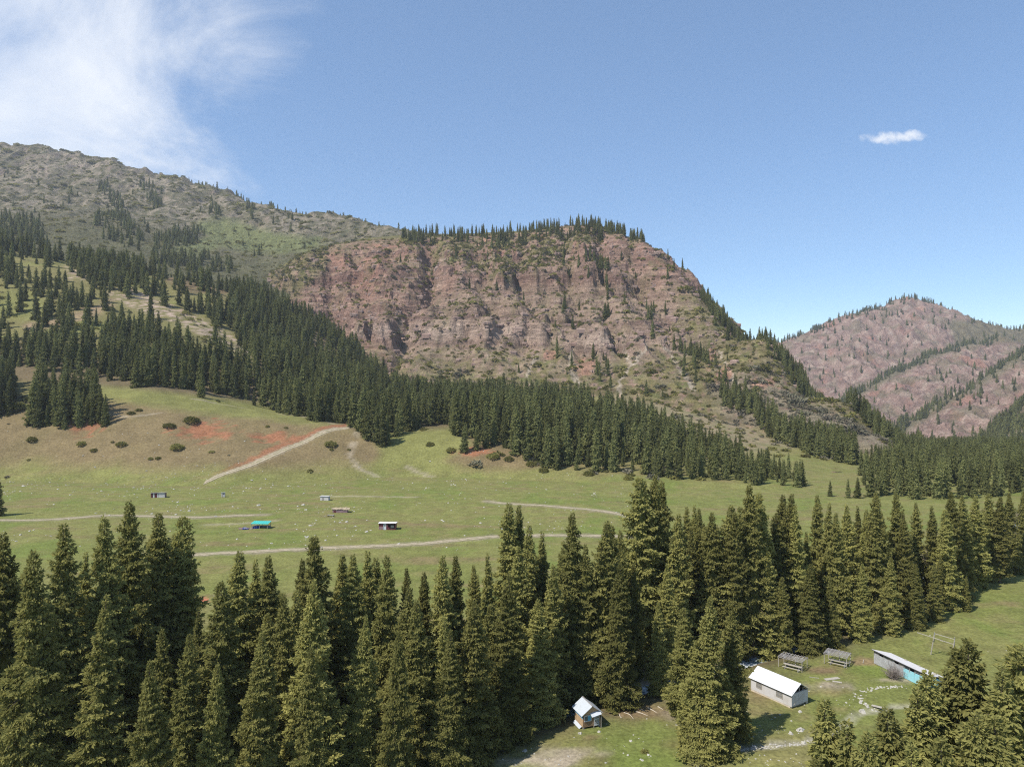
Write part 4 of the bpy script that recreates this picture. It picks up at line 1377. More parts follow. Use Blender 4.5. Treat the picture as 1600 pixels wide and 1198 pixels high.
def crest_trees(ctrl, n, mass, back, spacing, lo=13, hi=21, jit=10, clump=0.3, seed=0, gaps=(), front=0.35):
    """trees along a skyline"""
    line = smooth_line([c[:2] for c in ctrl], 10)
    t = rng.uniform(0, len(line) - 1.001, n)
    i = t.astype(int)
    p = line[i] + (line[i + 1] - line[i]) * (t - i)[:, None]
    k = 1 + rng.uniform(-back * front, back, n) / p[:, 1]
    x, y = p[:, 0] * k + rng.normal(0, 3, n), p[:, 1] * k
    u = 800 + x / y * FPX
    ok = fbm(u / 30, u * 0 + seed, 2, 140 + seed) > rng.uniform(-0.8, 0.8, n) - clump
    for a, b in gaps:
        ok &= ~((u > a) & (u < b))
    x, y = x[ok], y[ok]
    return np.stack([x, y, land(x, y)], 1)


def in_px(n, polys, mass, xr, yr, keep=1.0, seed=0):
    x, y = rng.uniform(*xr, n), rng.uniform(*yr, n)
    z = land(x, y)
    u, v = uv_of(x, y, z)
    ok = np.zeros(n, bool)
    for p in polys:
        ok |= inside(p, u, v)
    ok &= owner(x, y) == MASSES.index(mass)
    ok &= rng.random(n) < keep
    return np.stack([x[ok], y[ok], z[ok]], 1)


# red mountain: rim, right-hand ridge, scattered on the face
rim = [P(*a) for a in [(625, 378, 1240), (690, 374, 1230), (760, 384, 1200), (800, 382, 1205), (870, 366, 1195), (930, 358, 1180), (975, 362, 1165), (1005, 376, 1145)]]
t_rim = crest_trees(rim, 420, red, 60, 4, clump=0.35, seed=1)
ridge = [P(*a) for a in [(1095, 470, 1000), (1150, 500, 925), (1200, 531, 850), (1260, 580, 770), (1330, 632, 690), (1390, 690, 600), (1440, 700, 640)]]
t_rdg = crest_trees(ridge, 620, red, 55, 4, clump=0.6, seed=2, front=0.1)
t_fac = in_px(15000, [[(860, 395), (930, 395), (935, 440), (880, 440)], [(930, 420), (950, 420), (955, 500), (935, 500)], [(1000, 465), (1050, 480), (1060, 510), (1010, 500)], [(1045, 540), (1110, 548), (1120, 580), (1050, 575)],
                      [(920, 560), (960, 560), (955, 600), (925, 600)], [(1120, 590), (1150, 590), (1200, 660), (1150, 640)]], red, (50, 420), (650, 1200), 0.06)
t_fac2 = in_px(9000, [[(620, 400), (1060, 400), (1180, 560), (1180, 640), (700, 590)]], red, (-200, 420), (700, 1200), 0.009)
pts = np.vstack([t_rim, t_rdg, t_fac, t_fac2])
hs = heights(len(pts), 15, 23)
scatter('mountain_spruces', MIDM, pts, hs / 24 * rng.uniform(0.85, 1.15, len(pts)), hs / 24, 'small dark spruces on the rim, ridge and ledges of the red mountain', 'trees')

# high ridge on the left
t_l = [crest_trees(left_crest[5:13], 300, left, 50, 5, clump=0.05, seed=3, gaps=((0, 225), (255, 280)))]
t_l.append(in_px(60000, [[(150, 290), (170, 285), (195, 325), (185, 335)], [(218, 292), (235, 288), (255, 325), (240, 330)], [(140, 345), (190, 338), (230, 372), (222, 398), (150, 372)], [(240, 378), (300, 356), (320, 362), (300, 388), (245, 392)],
                         [(0, 338), (60, 350), (75, 385), (0, 382)], [(320, 330), (345, 330), (350, 345), (330, 345)], [(385, 318), (400, 330), (395, 345), (385, 335)], [(230, 398), (330, 405), (380, 425), (330, 432), (240, 415)]], left, (-1800, 0), (900, 2250), 0.22))
t_l.append(in_px(2600, [[(0, 260), (300, 310), (560, 360), (560, 420), (0, 380)]], left, (-1800, 0), (1000, 2250), 0.12))
pts = np.vstack(t_l)
hs = heights(len(pts), 15, 24)
scatter('ridge_spruces', FARM, pts, hs / 22 * rng.uniform(0.9, 1.2, len(pts)), hs / 22, 'sparse dark spruces on the high scrubby ridge', 'trees')

# far ridges
t_f = [crest_trees(c1[1:], 500, far1, 70, 6, clump=0.45, seed=4), crest_trees(c2, 420, far2, 70, 6, clump=0.8, seed=5), crest_trees(c3, 600, far3, 110, 6, clump=0.9, seed=6)]
t_f.append(in_px(2600, [[(1220, 530), (1420, 470), (1600, 520), (1600, 600), (1400, 660), (1300, 620)]], far1, (900, 2400), (2100, 3000), 0.16))
t_f.append(in_px(1200, [[(1300, 640), (1500, 540), (1560, 560), (1440, 680)]], far2, (900, 2000), (1700, 2500), 0.15))
t_f.append(in_px(1500, [[(1420, 660), (1600, 560), (1620, 640), (1460, 720)]], far3, (800, 1600), (1400, 2050), 0.18))
t_f.append(in_px(12000, [[(1380, 640), (1480, 640), (1600, 560), (1700, 540), (1700, 790), (1380, 790)]], far4, (450, 1250), (720, 1500), 0.62))
pts = np.vstack(t_f)
hs = heights(len(pts), 17, 26)
scatter('far_spruces', FARM, pts, hs / 22 * rng.uniform(0.9, 1.2, len(pts)), hs / 22, 'tiny dark spruces on the far pink ridges', 'trees')
print('individual trees', N_IND)

# ------------------------------------------------------------------ ledges and outcrops of the cliffs


def slab_mesh(seed):
    r = np.random.default_rng(seed)
    a = np.sort(r.uniform(0, 6.28, 9))
    rad = r.uniform(0.7, 1.2, 9)
    ring = np.stack([np.cos(a) * rad * 1.6, np.sin(a) * rad, np.zeros(9)], 1)
    V = np.vstack([ring + np.array([0, 0, -0.8]), ring * 1.05 + r.normal(0, .05, (9, 3)) + np.array([0, 0, 0.25]), ring * np.array([.9, .75, 1]) + r.normal(0, .06, (9, 3)) + np.array([0, 0.1, .55]), ring * 0.3 + np.array([0, .15, .62])])
    i = np.arange(36).reshape(4, 9)
    F = np.stack([i[:-1], np.roll(i, -1, 1)[:-1], np.roll(i, -1, 1)[1:], i[1:]], 2).reshape(-1, 4)
    return mesh_np('ledge', V, F, [M['ledge']], False)


t = NT('ledge_rock')
pos = t.add('ShaderNodeNewGeometry').outputs['Position']
oi = t.add('ShaderNodeObjectInfo').outputs['Random']
c = t.mix(oi, (0.20, 0.125, 0.10), (0.33, 0.235, 0.185))
c = t.mix(t.ramp(t.noise(0.6, 4, 0.7, pos), 0, 1, 0.35, 0.65), c, (0.25, 0.175, 0.145))
t.base(c)
t.b.inputs['Roughness'].default_value = 0.95
t.bump(t.noise(0.8, 4, 0.7, pos), 0.8, 0.6)
M['ledge'] = t.m
SLABS = [slab_mesh(600 + i) for i in range(5)]
n = 60000
x, y = rng.uniform(-420, 420, n), rng.uniform(760, 1215, n)
red.normal_z()
ix = np.clip(np.searchsorted(red.xs, x), 0, len(red.xs) - 1)
iy = np.clip(np.searchsorted(red.ys, y), 0, len(red.ys) - 1)
nzv = 1 / np.sqrt(1 + red.gx[iy, ix] ** 2 + red.gy[iy, ix] ** 2)
z = red.at(x, y)
zs_ = z + 0.02 * x + 4 * fbm(x / 34, y / 40, 4, 81)
bedk = noise(zs_ / 5.5, x * 0.003, 184)
zb = z + 10 * fbm(x / 260, y / 400, 2, 37) + 0.02 * x
bandk = np.maximum(np.exp(-((zb - 118) / 12) ** 2), np.exp(-((zb - 210) / 10) ** 2))
ok = (owner(x, y) == 2) & (rng.random(n) < 0.10 * bandk * sstep(-0.2, 0.3, fbm(x / 20, y / 60, 2, 186)) + 0.26 * sstep(0.86, 0.62, nzv) * sstep(0.0, 0.45, bedk + 0.25 * fbm(x / 30, y / 30, 2, 185)) + 0.006)
p = np.stack([x, y, z], 1)[ok]
s = rng.lognormal(0.42, 0.45, len(p))
o = scatter('rock_ledges', SLABS, p, s, s * rng.uniform(.6, 1.1, len(p)), 'broken ledges and outcrops along the beds of the red cliffs', 'rock ledges', 0.2)
set_rot = np.stack([np.zeros(len(p)), np.zeros(len(p)), rng.normal(0, .45, len(p))], 1).astype(np.float32)
o.data.attributes['rot'].data.foreach_set('vector', set_rot.ravel())
print('ledges', len(p))

# ------------------------------------------------------------------ shrubs
pts = []
n = 48000
x, y = rng.uniform(-460, 520, n), rng.uniform(560, 1260, n)
z = red.at(x, y)
ok = (owner(x, y) == 2)
x, y, z = x[ok], y[ok], z[ok]
u, v = uv_of(x, y, z)
dens = 0.10 + 0.6 * sstep(-0.1, 0.5, fbm(x / 30, y / 40, 3, 151)) * (0.5 + 0.5 * sstep(560, 600, v))
dens += 0.55 * soft_poly([(640, 376), (760, 386), (860, 370), (940, 362), (930, 385), (800, 432), (700, 405)], u, v, 12)
dens += 0.5 * soft_poly([(400, 395), (505, 392), (500, 425), (440, 470), (380, 450)], u, v, 12)
dens += 0.25 * soft_poly([(1060, 480), (1200, 532), (1400, 700), (1200, 700), (1100, 600)], u, v, 15)
ok = rng.random(len(x)) < dens * 1.0
x, y, z, u, v = x[ok], y[ok], z[ok], u[ok], v[ok]
dry = rng.random(len(x)) < np.where(inside([(1100, 600), (1180, 590), (1400, 690), (1300, 720), (1120, 660)], u, v), 0.9, 0.25)
for sel, nm, mm, lb in ((~dry, 'mountain_scrub', SHRUB_FAR, 'low green scrub dotted over the red mountain'), (dry, 'dry_scrub', SHRUB_DRY, 'grey leafless scrub on the red mountain slopes')):
    p = np.stack([x, y, z], 1)[sel]
    s = rng.lognormal(0.22, 0.45, len(p))
    scatter(nm, mm, p, s * 1.15, s, lb, 'scrub', 0.1)
n = 16000
x, y = rng.uniform(-1850, 60, n), rng.uniform(950, 2250, n)
ok = (owner(x, y) == 3) & (fbm(x / 60, y / 60, 3, 155) > rng.uniform(-0.6, 0.6, n))
x, y = x[ok], y[ok]
s = rng.lognormal(0.5, 0.45, len(x)) * np.clip(y / 1500, 0.8, 1.3)
scatter('ridge_scrub', SHRUB_FAR, np.stack([x, y, land(x, y)], 1), s * 1.3, s * 0.9, 'dark scrub mottling the high ridge', 'scrub', 0.1)
n = 8000
x, y = rng.uniform(-760, 350, n), rng.uniform(370, 900, n)
z = land(x, y)
u, v = uv_of(x, y, z)
dens = 0.015 + 0.8 * inside([(940, 640), (1100, 640), (1230, 690), (1340, 725), (1200, 715), (1000, 665)], u, v) + 0.35 * inside(HOLES[0], u, v) + 0.55 * soft_poly([(690, 690), (800, 715), (960, 745), (1250, 775), (1100, 742), (900, 720), (760, 690)], u, v, 8) + 0.4 * inside([(-60, 590), (60, 600), (60, 655), (-60, 660)], u, v)
ok = (owner(x, y) == 1) & (rng.random(n) < dens) & (seg_dist(ROAD, x, y) > 9)
x, y, z = x[ok], y[ok], z[ok]
s = rng.lognormal(0.3, 0.4, len(x))
scatter('slope_scrub', SHRUB_FAR + SHRUB_DRY, np.stack([x, y, z], 1), s * 1.15, s * 0.9, 'scrub scattered over the foothill and the edges of its wood', 'scrub', 0.1)

# ------------------------------------------------------------------ materials of built things
M['roof_white'] = mat_plain('white_roof_sheet', (0.60, 0.61, 0.62), 0.5, var=0.09, scale=0.8, spec=0.4)
M['roof_grey'] = mat_plain('weathered_roof_sheet', (0.66, 0.63, 0.61), 0.6, var=0.10, scale=1.0, stain=(0.52, 0.47, 0.43))
M['zinc'] = mat_plain('zinc_sheet', (0.46, 0.49, 0.52), 0.4, var=0.08, scale=2.0, spec=0.5)
M['white_wall'] = mat_plain('white_wash', (0.50, 0.485, 0.475), 0.9, var=0.10, scale=1.3, stain=(0.42, 0.39, 0.355))
M['plinth'] = mat_plain('stained_plinth', (0.52, 0.45, 0.36), 0.95, var=0.25, scale=1.5)
M['wood'] = mat_plain('brown_boards', (0.27, 0.17, 0.10), 0.85, var=0.35, scale=5, stain=(0.36, 0.27, 0.19))
M['wood_pale'] = mat_plain('sun_bleached_wood', (0.37, 0.335, 0.275), 0.9, var=0.25, scale=4)
M['wood_grey'] = mat_plain('grey_boards', (0.27, 0.25, 0.235), 0.9, var=0.3, scale=3, stain=(0.42, 0.44, 0.46))
M['board_pale'] = mat_plain('pale_weathered_boards', (0.36, 0.36, 0.36), 0.9, var=0.25, scale=3, stain=(0.46, 0.49, 0.52))
M['ply'] = mat_plain('plywood', (0.42, 0.29, 0.17), 0.85, var=0.2, scale=3)
M['blue'] = mat_plain('faded_blue_paint', (0.18, 0.44, 0.66), 0.7, var=0.2, scale=4, stain=(0.40, 0.45, 0.46))
M['turq'] = mat_plain('turquoise_paint', (0.27, 0.57, 0.63), 0.75, var=0.15, scale=2.0, stain=(0.38, 0.54, 0.56))
M['teal'] = mat_plain('teal_sheet', (0.05, 0.42, 0.37), 0.55, var=0.1, scale=2.0)
M['dark'] = mat_plain('dark_interior', (0.035, 0.030, 0.028), 0.9, var=0.3, scale=3)  # near-black that paints the shade of interiors, also colours bench legs
M['tar'] = mat_plain('black_trim_shade', (0.06, 0.055, 0.05), 0.8, var=0.2, scale=3)  # black trim, also paints the shadow under the white house eave
M['maroon'] = mat_plain('maroon_paint', (0.12, 0.035, 0.04), 0.75, var=0.25, scale=3)
M['mauve'] = mat_plain('faded_mauve_paint', (0.26, 0.17, 0.18), 0.8, var=0.2, scale=2)
M['curtain'] = mat_plain('blue_curtain', (0.13, 0.42, 0.62), 0.8, var=0.3, scale=8)
M['pane'] = mat_plain('window_glass', (0.10, 0.11, 0.12), 0.12, var=0.2, scale=3, spec=0.6)
M['pane_pale'] = mat_plain('dusty_glass', (0.20, 0.195, 0.19), 0.25, var=0.15, scale=3, spec=0.5)
M['drum'] = mat_plain('blue_drum', (0.02, 0.04, 0.22), 0.5, var=0.2, scale=3)
M['tarp'] = mat_plain('orange_sheet', (0.40, 0.13, 0.07), 0.8, var=0.2, scale=2)
M['hay'] = mat_plain('straw', (0.37, 0.30, 0.20), 0.95, var=0.3, scale=3, bump=0.4)
M['root'] = mat_plain('bleached_roots', (0.50, 0.44, 0.35), 0.9, var=0.2, scale=4)


class MB:
    """collects boxes and slabs, then links them as one mesh"""
    def __init__(self):
        self.v, self.f = [], []

    def box(self, x0, x1, y0, y1, z0, z1):
        o = len(self.v)
        self.v += [(x0, y0, z0), (x1, y0, z0), (x1, y1, z0), (x0, y1, z0), (x0, y0, z1), (x1, y0, z1), (x1, y1, z1), (x0, y1, z1)]
        self.f += [tuple(o + i for i in q) for q in ((0, 3, 2, 1), (4, 5, 6, 7), (0, 1, 5, 4), (1, 2, 6, 5), (2, 3, 7, 6), (3, 0, 4, 7))]
        return self

    def slab(self, quad, t):
        """a sheet of thickness t below the four corners"""
        q = [Vector(p) for p in quad]
        n = (q[1] - q[0]).cross(q[3] - q[0]).normalized() * t
        o = len(self.v)
        self.v += [tuple(p) for p in q] + [tuple(p - n) for p in q]
        self.f += [(o, o + 1, o + 2, o + 3), (o + 7, o + 6, o + 5, o + 4)] + [(o + i, o + 4 + i, o + 4 + (i + 1) % 4, o + (i + 1) % 4) for i in range(4)]
        return self

    def bar(self, a, b, w, h=None):
        """a squared timber from a to b"""
        a, b = Vector(a), Vector(b)
        h = h or w
        d = (b - a).normalized()
        s = d.cross(Vector((0, 0, 1)))
        if s.length < 1e-3:
            s = Vector((1, 0, 0))
        s.normalize()
        t = s.cross(d).normalized()
        o = len(self.v)
        for p in (a, b):
            for i, j in ((-1, -1), (1, -1), (1, 1), (-1, 1)):
                self.v.append(tuple(p + s * (w / 2 * i) + t * (h / 2 * j)))
        self.f += [tuple(o + i for i in q) for q in ((3, 2, 1, 0), (4, 5, 6, 7), (0, 1, 5, 4), (1, 2, 6, 5), (2, 3, 7, 6), (3, 0, 4, 7))]
        return self

    def prism(self, poly, axis_dir, ln):
        """a flat outline pushed along a direction"""
        d = Vector(axis_dir) * ln
        o, n = len(self.v), len(poly)
        self.v += [tuple(p) for p in poly] + [tuple(Vector(p) + d) for p in poly]
        self.f += [tuple(range(o + n - 1, o - 1, -1)), tuple(range(o + n, o + 2 * n))] + [(o + i, o + (i + 1) % n, o + n + (i + 1) % n, o + n + i) for i in range(n)]
        return self

    def build(self, name, mat, parent=None, label=None):
        me = bpy.data.meshes.new(name)
        me.from_pydata(self.v, [], self.f)
        me.materials.append(M[mat])
        import bmesh
        bm = bmesh.new()
        bm.from_mesh(me)
        bmesh.ops.recalc_face_normals(bm, faces=bm.faces)
        bm.to_mesh(me)
        bm.free()
        o = link(bpy.data.objects.new(name, me), parent)
        if label:
            o['label'] = label
        return o


def empty(name, x, y, ang, label, cat, group=None, dz=0.0):
    e = link(bpy.data.objects.new(name, None))
    e.location = (x, y, land1(x, y) + dz)
    e.rotation_euler = (0, 0, math.radians(ang))
    return tag(e, label, cat, group)


def window(par, x0, x1, z0, z1, y, mat_frame, mat_pane, mx=1, mz=1, out=-1):
    """frame, panes and glazing bars standing in front of a wall face at y"""
    f = MB()
    t, dp = 0.07, 0.06
    ya, yb = sorted((y + out * 0.004, y + out * dp))
    f.box(x0, x1, ya, yb, z0, z0 + t).box(x0, x1, ya, yb, z1 - t, z1).box(x0, x0 + t, ya, yb, z0 + t, z1 - t).box(x1 - t, x1, ya, yb, z0 + t, z1 - t)
    w = f.build('window', mat_frame, par)
    ya, yb = sorted((y + out * 0.006, y + out * 0.024))
    xs = np.linspace(x0 + t, x1 - t, mx + 2)
    zs = np.linspace(z0 + t, z1 - t, mz + 2)
    for i in range(mx + 1):
        for j in range(mz + 1):
            MB().box(xs[i] + 0.02, xs[i + 1] - 0.02, ya, yb, zs[j] + 0.02, zs[j + 1] - 0.02).build('pane', mat_pane, w)
    b = MB()
    ya, yb = sorted((y + out * 0.008, y + out * 0.045))
    for i in range(1, mx + 1):
        b.box(xs[i] - 0.02, xs[i] + 0.02, ya, yb, z0 + t, z1 - t)
    for j in range(1, mz + 1):
        b.box(x0 + t, x1 - t, ya, yb + 0.002, zs[j] - 0.02, zs[j] + 0.02)
    b.build('glazing_bar', mat_frame, w)
    return w


# ------------------------------------------------------------------ the white house
L_, D_, HW, RI = 8.1, 4.1, 2.25, 1.45
hx, hy = 44.5, 118.6
e = empty('white_house', hx, hy, -58.5, 'long white house with a plain white gable roof and two windows', 'house')
MB().box(-L_ / 2, L_ / 2, -D_ / 2, -D_ / 2 + .15, .28, HW).box(-L_ / 2, L_ / 2, D_ / 2 - .15, D_ / 2, .28, HW).box(-L_ / 2, -L_ / 2 + .15, -D_ / 2 + .15, D_ / 2 - .15, .28, HW).box(L_ / 2 - .15, L_ / 2, -D_ / 2 + .15, D_ / 2 - .15, .35, HW).build('wall', 'white_wall', e)
MB().box(-L_ / 2 + .02, L_ / 2 - .3, -D_ / 2 + .02, D_ / 2 - .6, -.5, .28).box(L_ / 2 - .35, L_ / 2 - .03, D_ / 2 - .35, D_ / 2 - .03, -.5, .35).build('plinth', 'plinth', e)
ov, ow = .25, .32
zr, ze = HW + RI, HW + 0.12 - 0.1
r = MB().slab([(-L_ / 2 - ov, -D_ / 2 - ow, ze - .08), (L_ / 2 + ov, -D_ / 2 - ow, ze - .08), (L_ / 2 + ov, 0, zr), (-L_ / 2 - ov, 0, zr)], .05).build('roof', 'roof_white', e)
MB().slab([(L_ / 2 + ov, D_ / 2 + ow, ze - .08), (-L_ / 2 - ov, D_ / 2 + ow, ze - .08), (-L_ / 2 - ov, 0.004, zr - .004), (L_ / 2 + ov, 0.004, zr - .004)], .05).build('roof_slope', 'roof_white', e)
b = MB()
for k in range(1, 10):
    xx = -L_ / 2 - ov + (L_ + 2 * ov) * k / 10
    b.bar((xx, -D_ / 2 - ow, ze - .065), (xx, -0.01, zr + .012), .03, .03)
b.build('sheet_seam', 'roof_white', r)
MB().box(-L_ / 2 - .1, L_ / 2 + .02, -D_ / 2 - .03, -D_ / 2 - .005, HW - .26, HW - .06).build('dark_eave_strip', 'tar', e)  # black strip paints the band of shadow below the roof edge
MB().prism([(L_ / 2 - .5, -D_ / 2 + .1, HW), (L_ / 2 - .5, D_ / 2 - .1, HW), (L_ / 2 - .5, 0, zr - .1)], (1, 0, 0), .05).build('gable_shade_sheet', 'dark', e)  # near-black sheet paints the shade inside the open gable
MB().prism([(-L_ / 2 + .02, -D_ / 2 + .1, HW), (-L_ / 2 + .02, D_ / 2 - .1, HW), (-L_ / 2 + .02, 0, zr - .1)], (1, 0, 0), .08).build('gable', 'white_wall', e)
for a, c in (((L_ / 2 - .1, -D_ / 2, HW + .05), (L_ / 2 - .1, D_ / 2, HW + .05)), ((L_ / 2 - .1, 0, HW + .1), (L_ / 2 - .1, 0, zr - .15)), ((L_ / 2 + .1, -D_ / 2 - .15, HW + .02), (L_ / 2 + .1, 0, zr - .14)), ((L_ / 2 + .1, D_ / 2 + .15, HW + .02), (L_ / 2 + .1, 0, zr - .14)),
             ((L_ / 2 - .1, -.9, HW + .1), (L_ / 2 - .1, -.9, zr - .8)), ((L_ / 2 - .1, .9, HW + .1), (L_ / 2 - .1, .9, zr - .8))):
    MB().bar(a, c, .1).build('roof_timber', 'wood_grey', e)
window(e, -2.9, -1.75, .95, 1.95, -D_ / 2, 'wood_pale', 'pane_pale', 1, 1)
window(e, 1.1, 2.4, .95, 1.95, -D_ / 2, 'wood_pale', 'pane_pale', 1, 1)
b = MB()
for (za, zb, ya, yb) in ((.5, 1.5, -1.6, .3), (.6, 1.9, -1.2, -1.1), (1.0, 2.0, -.4, -.35)):
    b.bar((L_ / 2 + .012, ya, za), (L_ / 2 + .012, yb, zb), .02)
b.build('wall_crack', 'plinth', e)
MB().box(L_ / 2 + .004, L_ / 2 + .03, -D_ / 2, -D_ / 2 + .06, .3, HW).box(-L_ / 2, -L_ / 2 + .06, -D_ / 2 - .03, -D_ / 2 - .004, .3, HW - .3).build('corner_batten', 'wood_pale', e)

# ------------------------------------------------------------------ the little gabled hut
W_, DD, HW = 2.8, 2.9, 2.45
e = empty('gabled_hut', 11.5, 108.6, 20, 'tiny wooden hut with a zinc gable roof, blue paint and a white lattice door', 'hut')
for k in range(14):                                              # upright boards of the front, each its own
    x0 = -W_ / 2 + W_ * k / 14
    z1 = 1.15 if 1 <= k <= 6 else HW - .35
    if 9 <= k <= 12:
        continue
    MB().box(x0 + .008, x0 + W_ / 14 - .008, -DD / 2 - (.012 if k % 3 else 0), -DD / 2 + .05, .35, z1).build('board', 'wood', e)
for k in range(12):
    y0 = -DD / 2 + .06 + (DD - .06) * k / 12
    MB().box(-W_ / 2 - (.012 if k % 2 else 0), -W_ / 2 + .05, y0 + .008, y0 + DD / 12 - .008, .35, 1.55).build('board', 'ply', e)
MB().box(-W_ / 2 - .01, -W_ / 2 + .05, -DD / 2 + .06, DD / 2, 1.56, HW).build('upper_wall', 'blue', e)
MB().box(-W_ / 2 + .06, W_ / 2, DD / 2 - .05, DD / 2, .35, HW).box(W_ / 2 - .05, W_ / 2, -DD / 2 + .05, DD / 2 - .06, .35, HW).build('wall', 'wood', e)
MB().box(-W_ / 2 + .05, W_ / 2 - .05, -DD / 2 + .06, DD / 2 - .06, .30, .36).build('floor_deck', 'wood_grey', e)
MB().box(-W_ / 2 + .06, W_ / 2 - .06, -DD / 2 + .12, -DD / 2 + .16, .4, HW).build('dark_backing', 'dark', e)  # near-black sheet close behind the front paints the hut's inner shade
zr = HW + 1.05
MB().prism([(-W_ / 2, -DD / 2 + .02, HW - .34), (W_ / 2, -DD / 2 + .02, HW - .34), (W_ / 2, -DD / 2 + .02, HW), (0, -DD / 2 + .02, zr - .12), (-W_ / 2, -DD / 2 + .02, HW)], (0, 1, 0), .05).build('gable', 'ply', e)
MB().prism([(-W_ / 2, DD / 2 - .05, HW), (W_ / 2, DD / 2 - .05, HW), (0, DD / 2 - .05, zr - .12)], (0, 1, 0), .05).build('gable', 'ply', e)
r = MB().slab([(-W_ / 2 - .42, DD / 2 + .3, HW - .25), (-W_ / 2 - .42, -DD / 2 - .35, HW - .25), (0, -DD / 2 - .35, zr), (0, DD / 2 + .3, zr)], .04).build('roof', 'zinc', e)
MB().slab([(.004, DD / 2 + .3, zr - .004), (.004, -DD / 2 - .35, zr - .004), (W_ / 2 + .42, -DD / 2 - .35, HW - .25), (W_ / 2 + .42, DD / 2 + .3, HW - .25)], .04).build('roof_slope', 'zinc', e)
MB().bar((0, -DD / 2 - .36, zr + .02), (0, DD / 2 + .31, zr + .02), .2, .03).build('ridge_cap', 'wood_grey', r)
b = MB().box(-1.2, -.02, -DD / 2 - .06, -DD / 2 + .01, 1.16, 1.24).box(-1.2, -.02, -DD / 2 - .05, -DD / 2 + .01, 1.98, 2.08).box(-1.2, -1.12, -DD / 2 - .05, -DD / 2 + .01, 1.24, 1.98).box(-.1, -.02, -DD / 2 - .05, -DD / 2 + .01, 1.24, 1.98)
w = b.build('window', 'roof_white', e)
MB().box(-1.11, -.62, -DD / 2 - .01, -DD / 2 + .02, 1.25, 1.97).build('pane', 'pane', w)
MB().box(-.60, -.11, -DD / 2 - .012, -DD / 2 + .02, 1.25, 1.97).build('curtain', 'curtain', w)
MB().box(-.64, -.58, -DD / 2 - .05, -DD / 2 + .0, 1.24, 1.98).build('glazing_bar', 'blue', w)
d = MB().box(.42, .50, -DD / 2 - .06, -DD / 2 + .02, .36, 2.3).box(1.18, 1.26, -DD / 2 - .06, -DD / 2 + .02, .36, 2.3).box(.50, 1.18, -DD / 2 - .06, -DD / 2 + .02, .36, .48).box(.50, 1.18, -DD / 2 - .06, -DD / 2 + .02, 2.18, 2.3).box(.50, 1.18, -DD / 2 - .06, -DD / 2 + .02, 1.25, 1.36).build('door', 'roof_white', e)
for xx in (.66, .83, 1.0):
    MB().box(xx, xx + .06, -DD / 2 - .055, -DD / 2 + .01, .48, 1.25).build('lattice_slat', 'roof_white', d)
    MB().box(xx, xx + .06, -DD / 2 - .055, -DD / 2 + .01, 1.36, 2.18).build('lattice_slat', 'roof_white', d)
MB().slab([(-.25, -DD / 2 - .75, 2.02), (1.35, -DD / 2 - .75, 2.28), (1.35, -DD / 2 + .02, 2.55), (-.25, -DD / 2 + .02, 2.30)], .03).build('awning', 'zinc', e)
for (xx, yy) in ((1.3, -DD / 2 - .62), (.36, -DD / 2 - .1)):
    MB().box(xx - .04, xx + .04, yy - .04, yy + .04, -.2, 2.2 if xx > 1 else .4).build('post', 'wood_pale', e)
for (xx, yy) in ((-1.3, -1.35), (1.3, -1.35), (-1.3, 1.35), (1.3, 1.35), (0, 1.35)):
    MB().box(xx - .1, xx + .1, yy - .1, yy + .1, -.5, .30).build('foot_post', 'wood_grey', e)
MB().slab([(-W_ / 2 - .55, -1.2, .12), (-W_ / 2 - .1, -1.2, .42), (-W_ / 2 - .1, 1.1, .46), (-W_ / 2 - .55, 1.1, .16)], .04).build('leaning_sheet', 'zinc', e)

# ------------------------------------------------------------------ the long shed, grey boards and turquoise paint
L_, D_, HF, HB = 11.6, 3.9, 2.5, 1.35
e = empty('long_shed', 70.8, 127.2, -73.5, 'long low shed, grey boards on one half and turquoise panels on the other', 'shed')
nb = 24
for k in range(nb):
    x0 = -L_ / 2 + L_ * k / nb
    tq = k >= 14
    MB().box(x0 + .006, x0 + L_ / nb - .006, -D_ / 2 - (.015 if k % 3 == 0 else 0), -D_ / 2 + .05, .02, 1.75 if tq else 1.85 + .12 * (k % 4 == 1)).build('board', 'turq' if tq else 'board_pale', e)
for k in range(11):
    x0 = -L_ / 2 + .1 + (L_ - .2) * k / 10
    MB().box(x0 - .06, x0 + .06, -D_ / 2 - .03, -D_ / 2 + .08, 1.5, HF - .02).build('post', 'wood_grey', e)
for k, mt in ((0, 'wood_grey'), (2, 'pane'), (3, 'wood_grey'), (5, 'wood_pale'), (6, 'pane'), (8, 'wood_grey')):
    x0 = -L_ / 2 + .2 + (L_ - .2) * k / 10
    MB().box(x0, x0 + .95, -D_ / 2 - .01, -D_ / 2 + .03, 1.9, HF - .15).build('shutter', mt, e)
MB().box(-L_ / 2 + .1, L_ / 2 - .1, -D_ / 2 + .5, -D_ / 2 + .55, .1, HF - .35).build('dark_backing', 'dark', e)  # near-black sheet paints the shade behind the gaps under the roof
for k in range(8):
    y0 = -D_ / 2 + .06 + (D_ - .06) * k / 8
    zt = HF + (HB - HF) * (k + 1) / 8 - .35
    MB().box(L_ / 2 - .05, L_ / 2 + (.012 if k % 2 else 0), y0 + .006, y0 + D_ / 8 - .006, .02, max(1.1, min(1.75, zt))).build('board', 'turq' if k < 6 else 'wood_grey', e)
MB().box(-L_ / 2, -L_ / 2 + .05, -D_ / 2 + .06, D_ / 2, .02, HB).box(-L_ / 2 + .06, L_ / 2 - .06, D_ / 2 - .05, D_ / 2, .02, HB).build('wall', 'wood_grey', e)
r = MB().slab([(-L_ / 2 - .25, -D_ / 2 - .3, HF + .06), (L_ / 2 + .25, -D_ / 2 - .3, HF + .06), (L_ / 2 + .25, D_ / 2 + .3, HB), (-L_ / 2 - .25, D_ / 2 + .3, HB)], .06).build('roof', 'roof_grey', e)
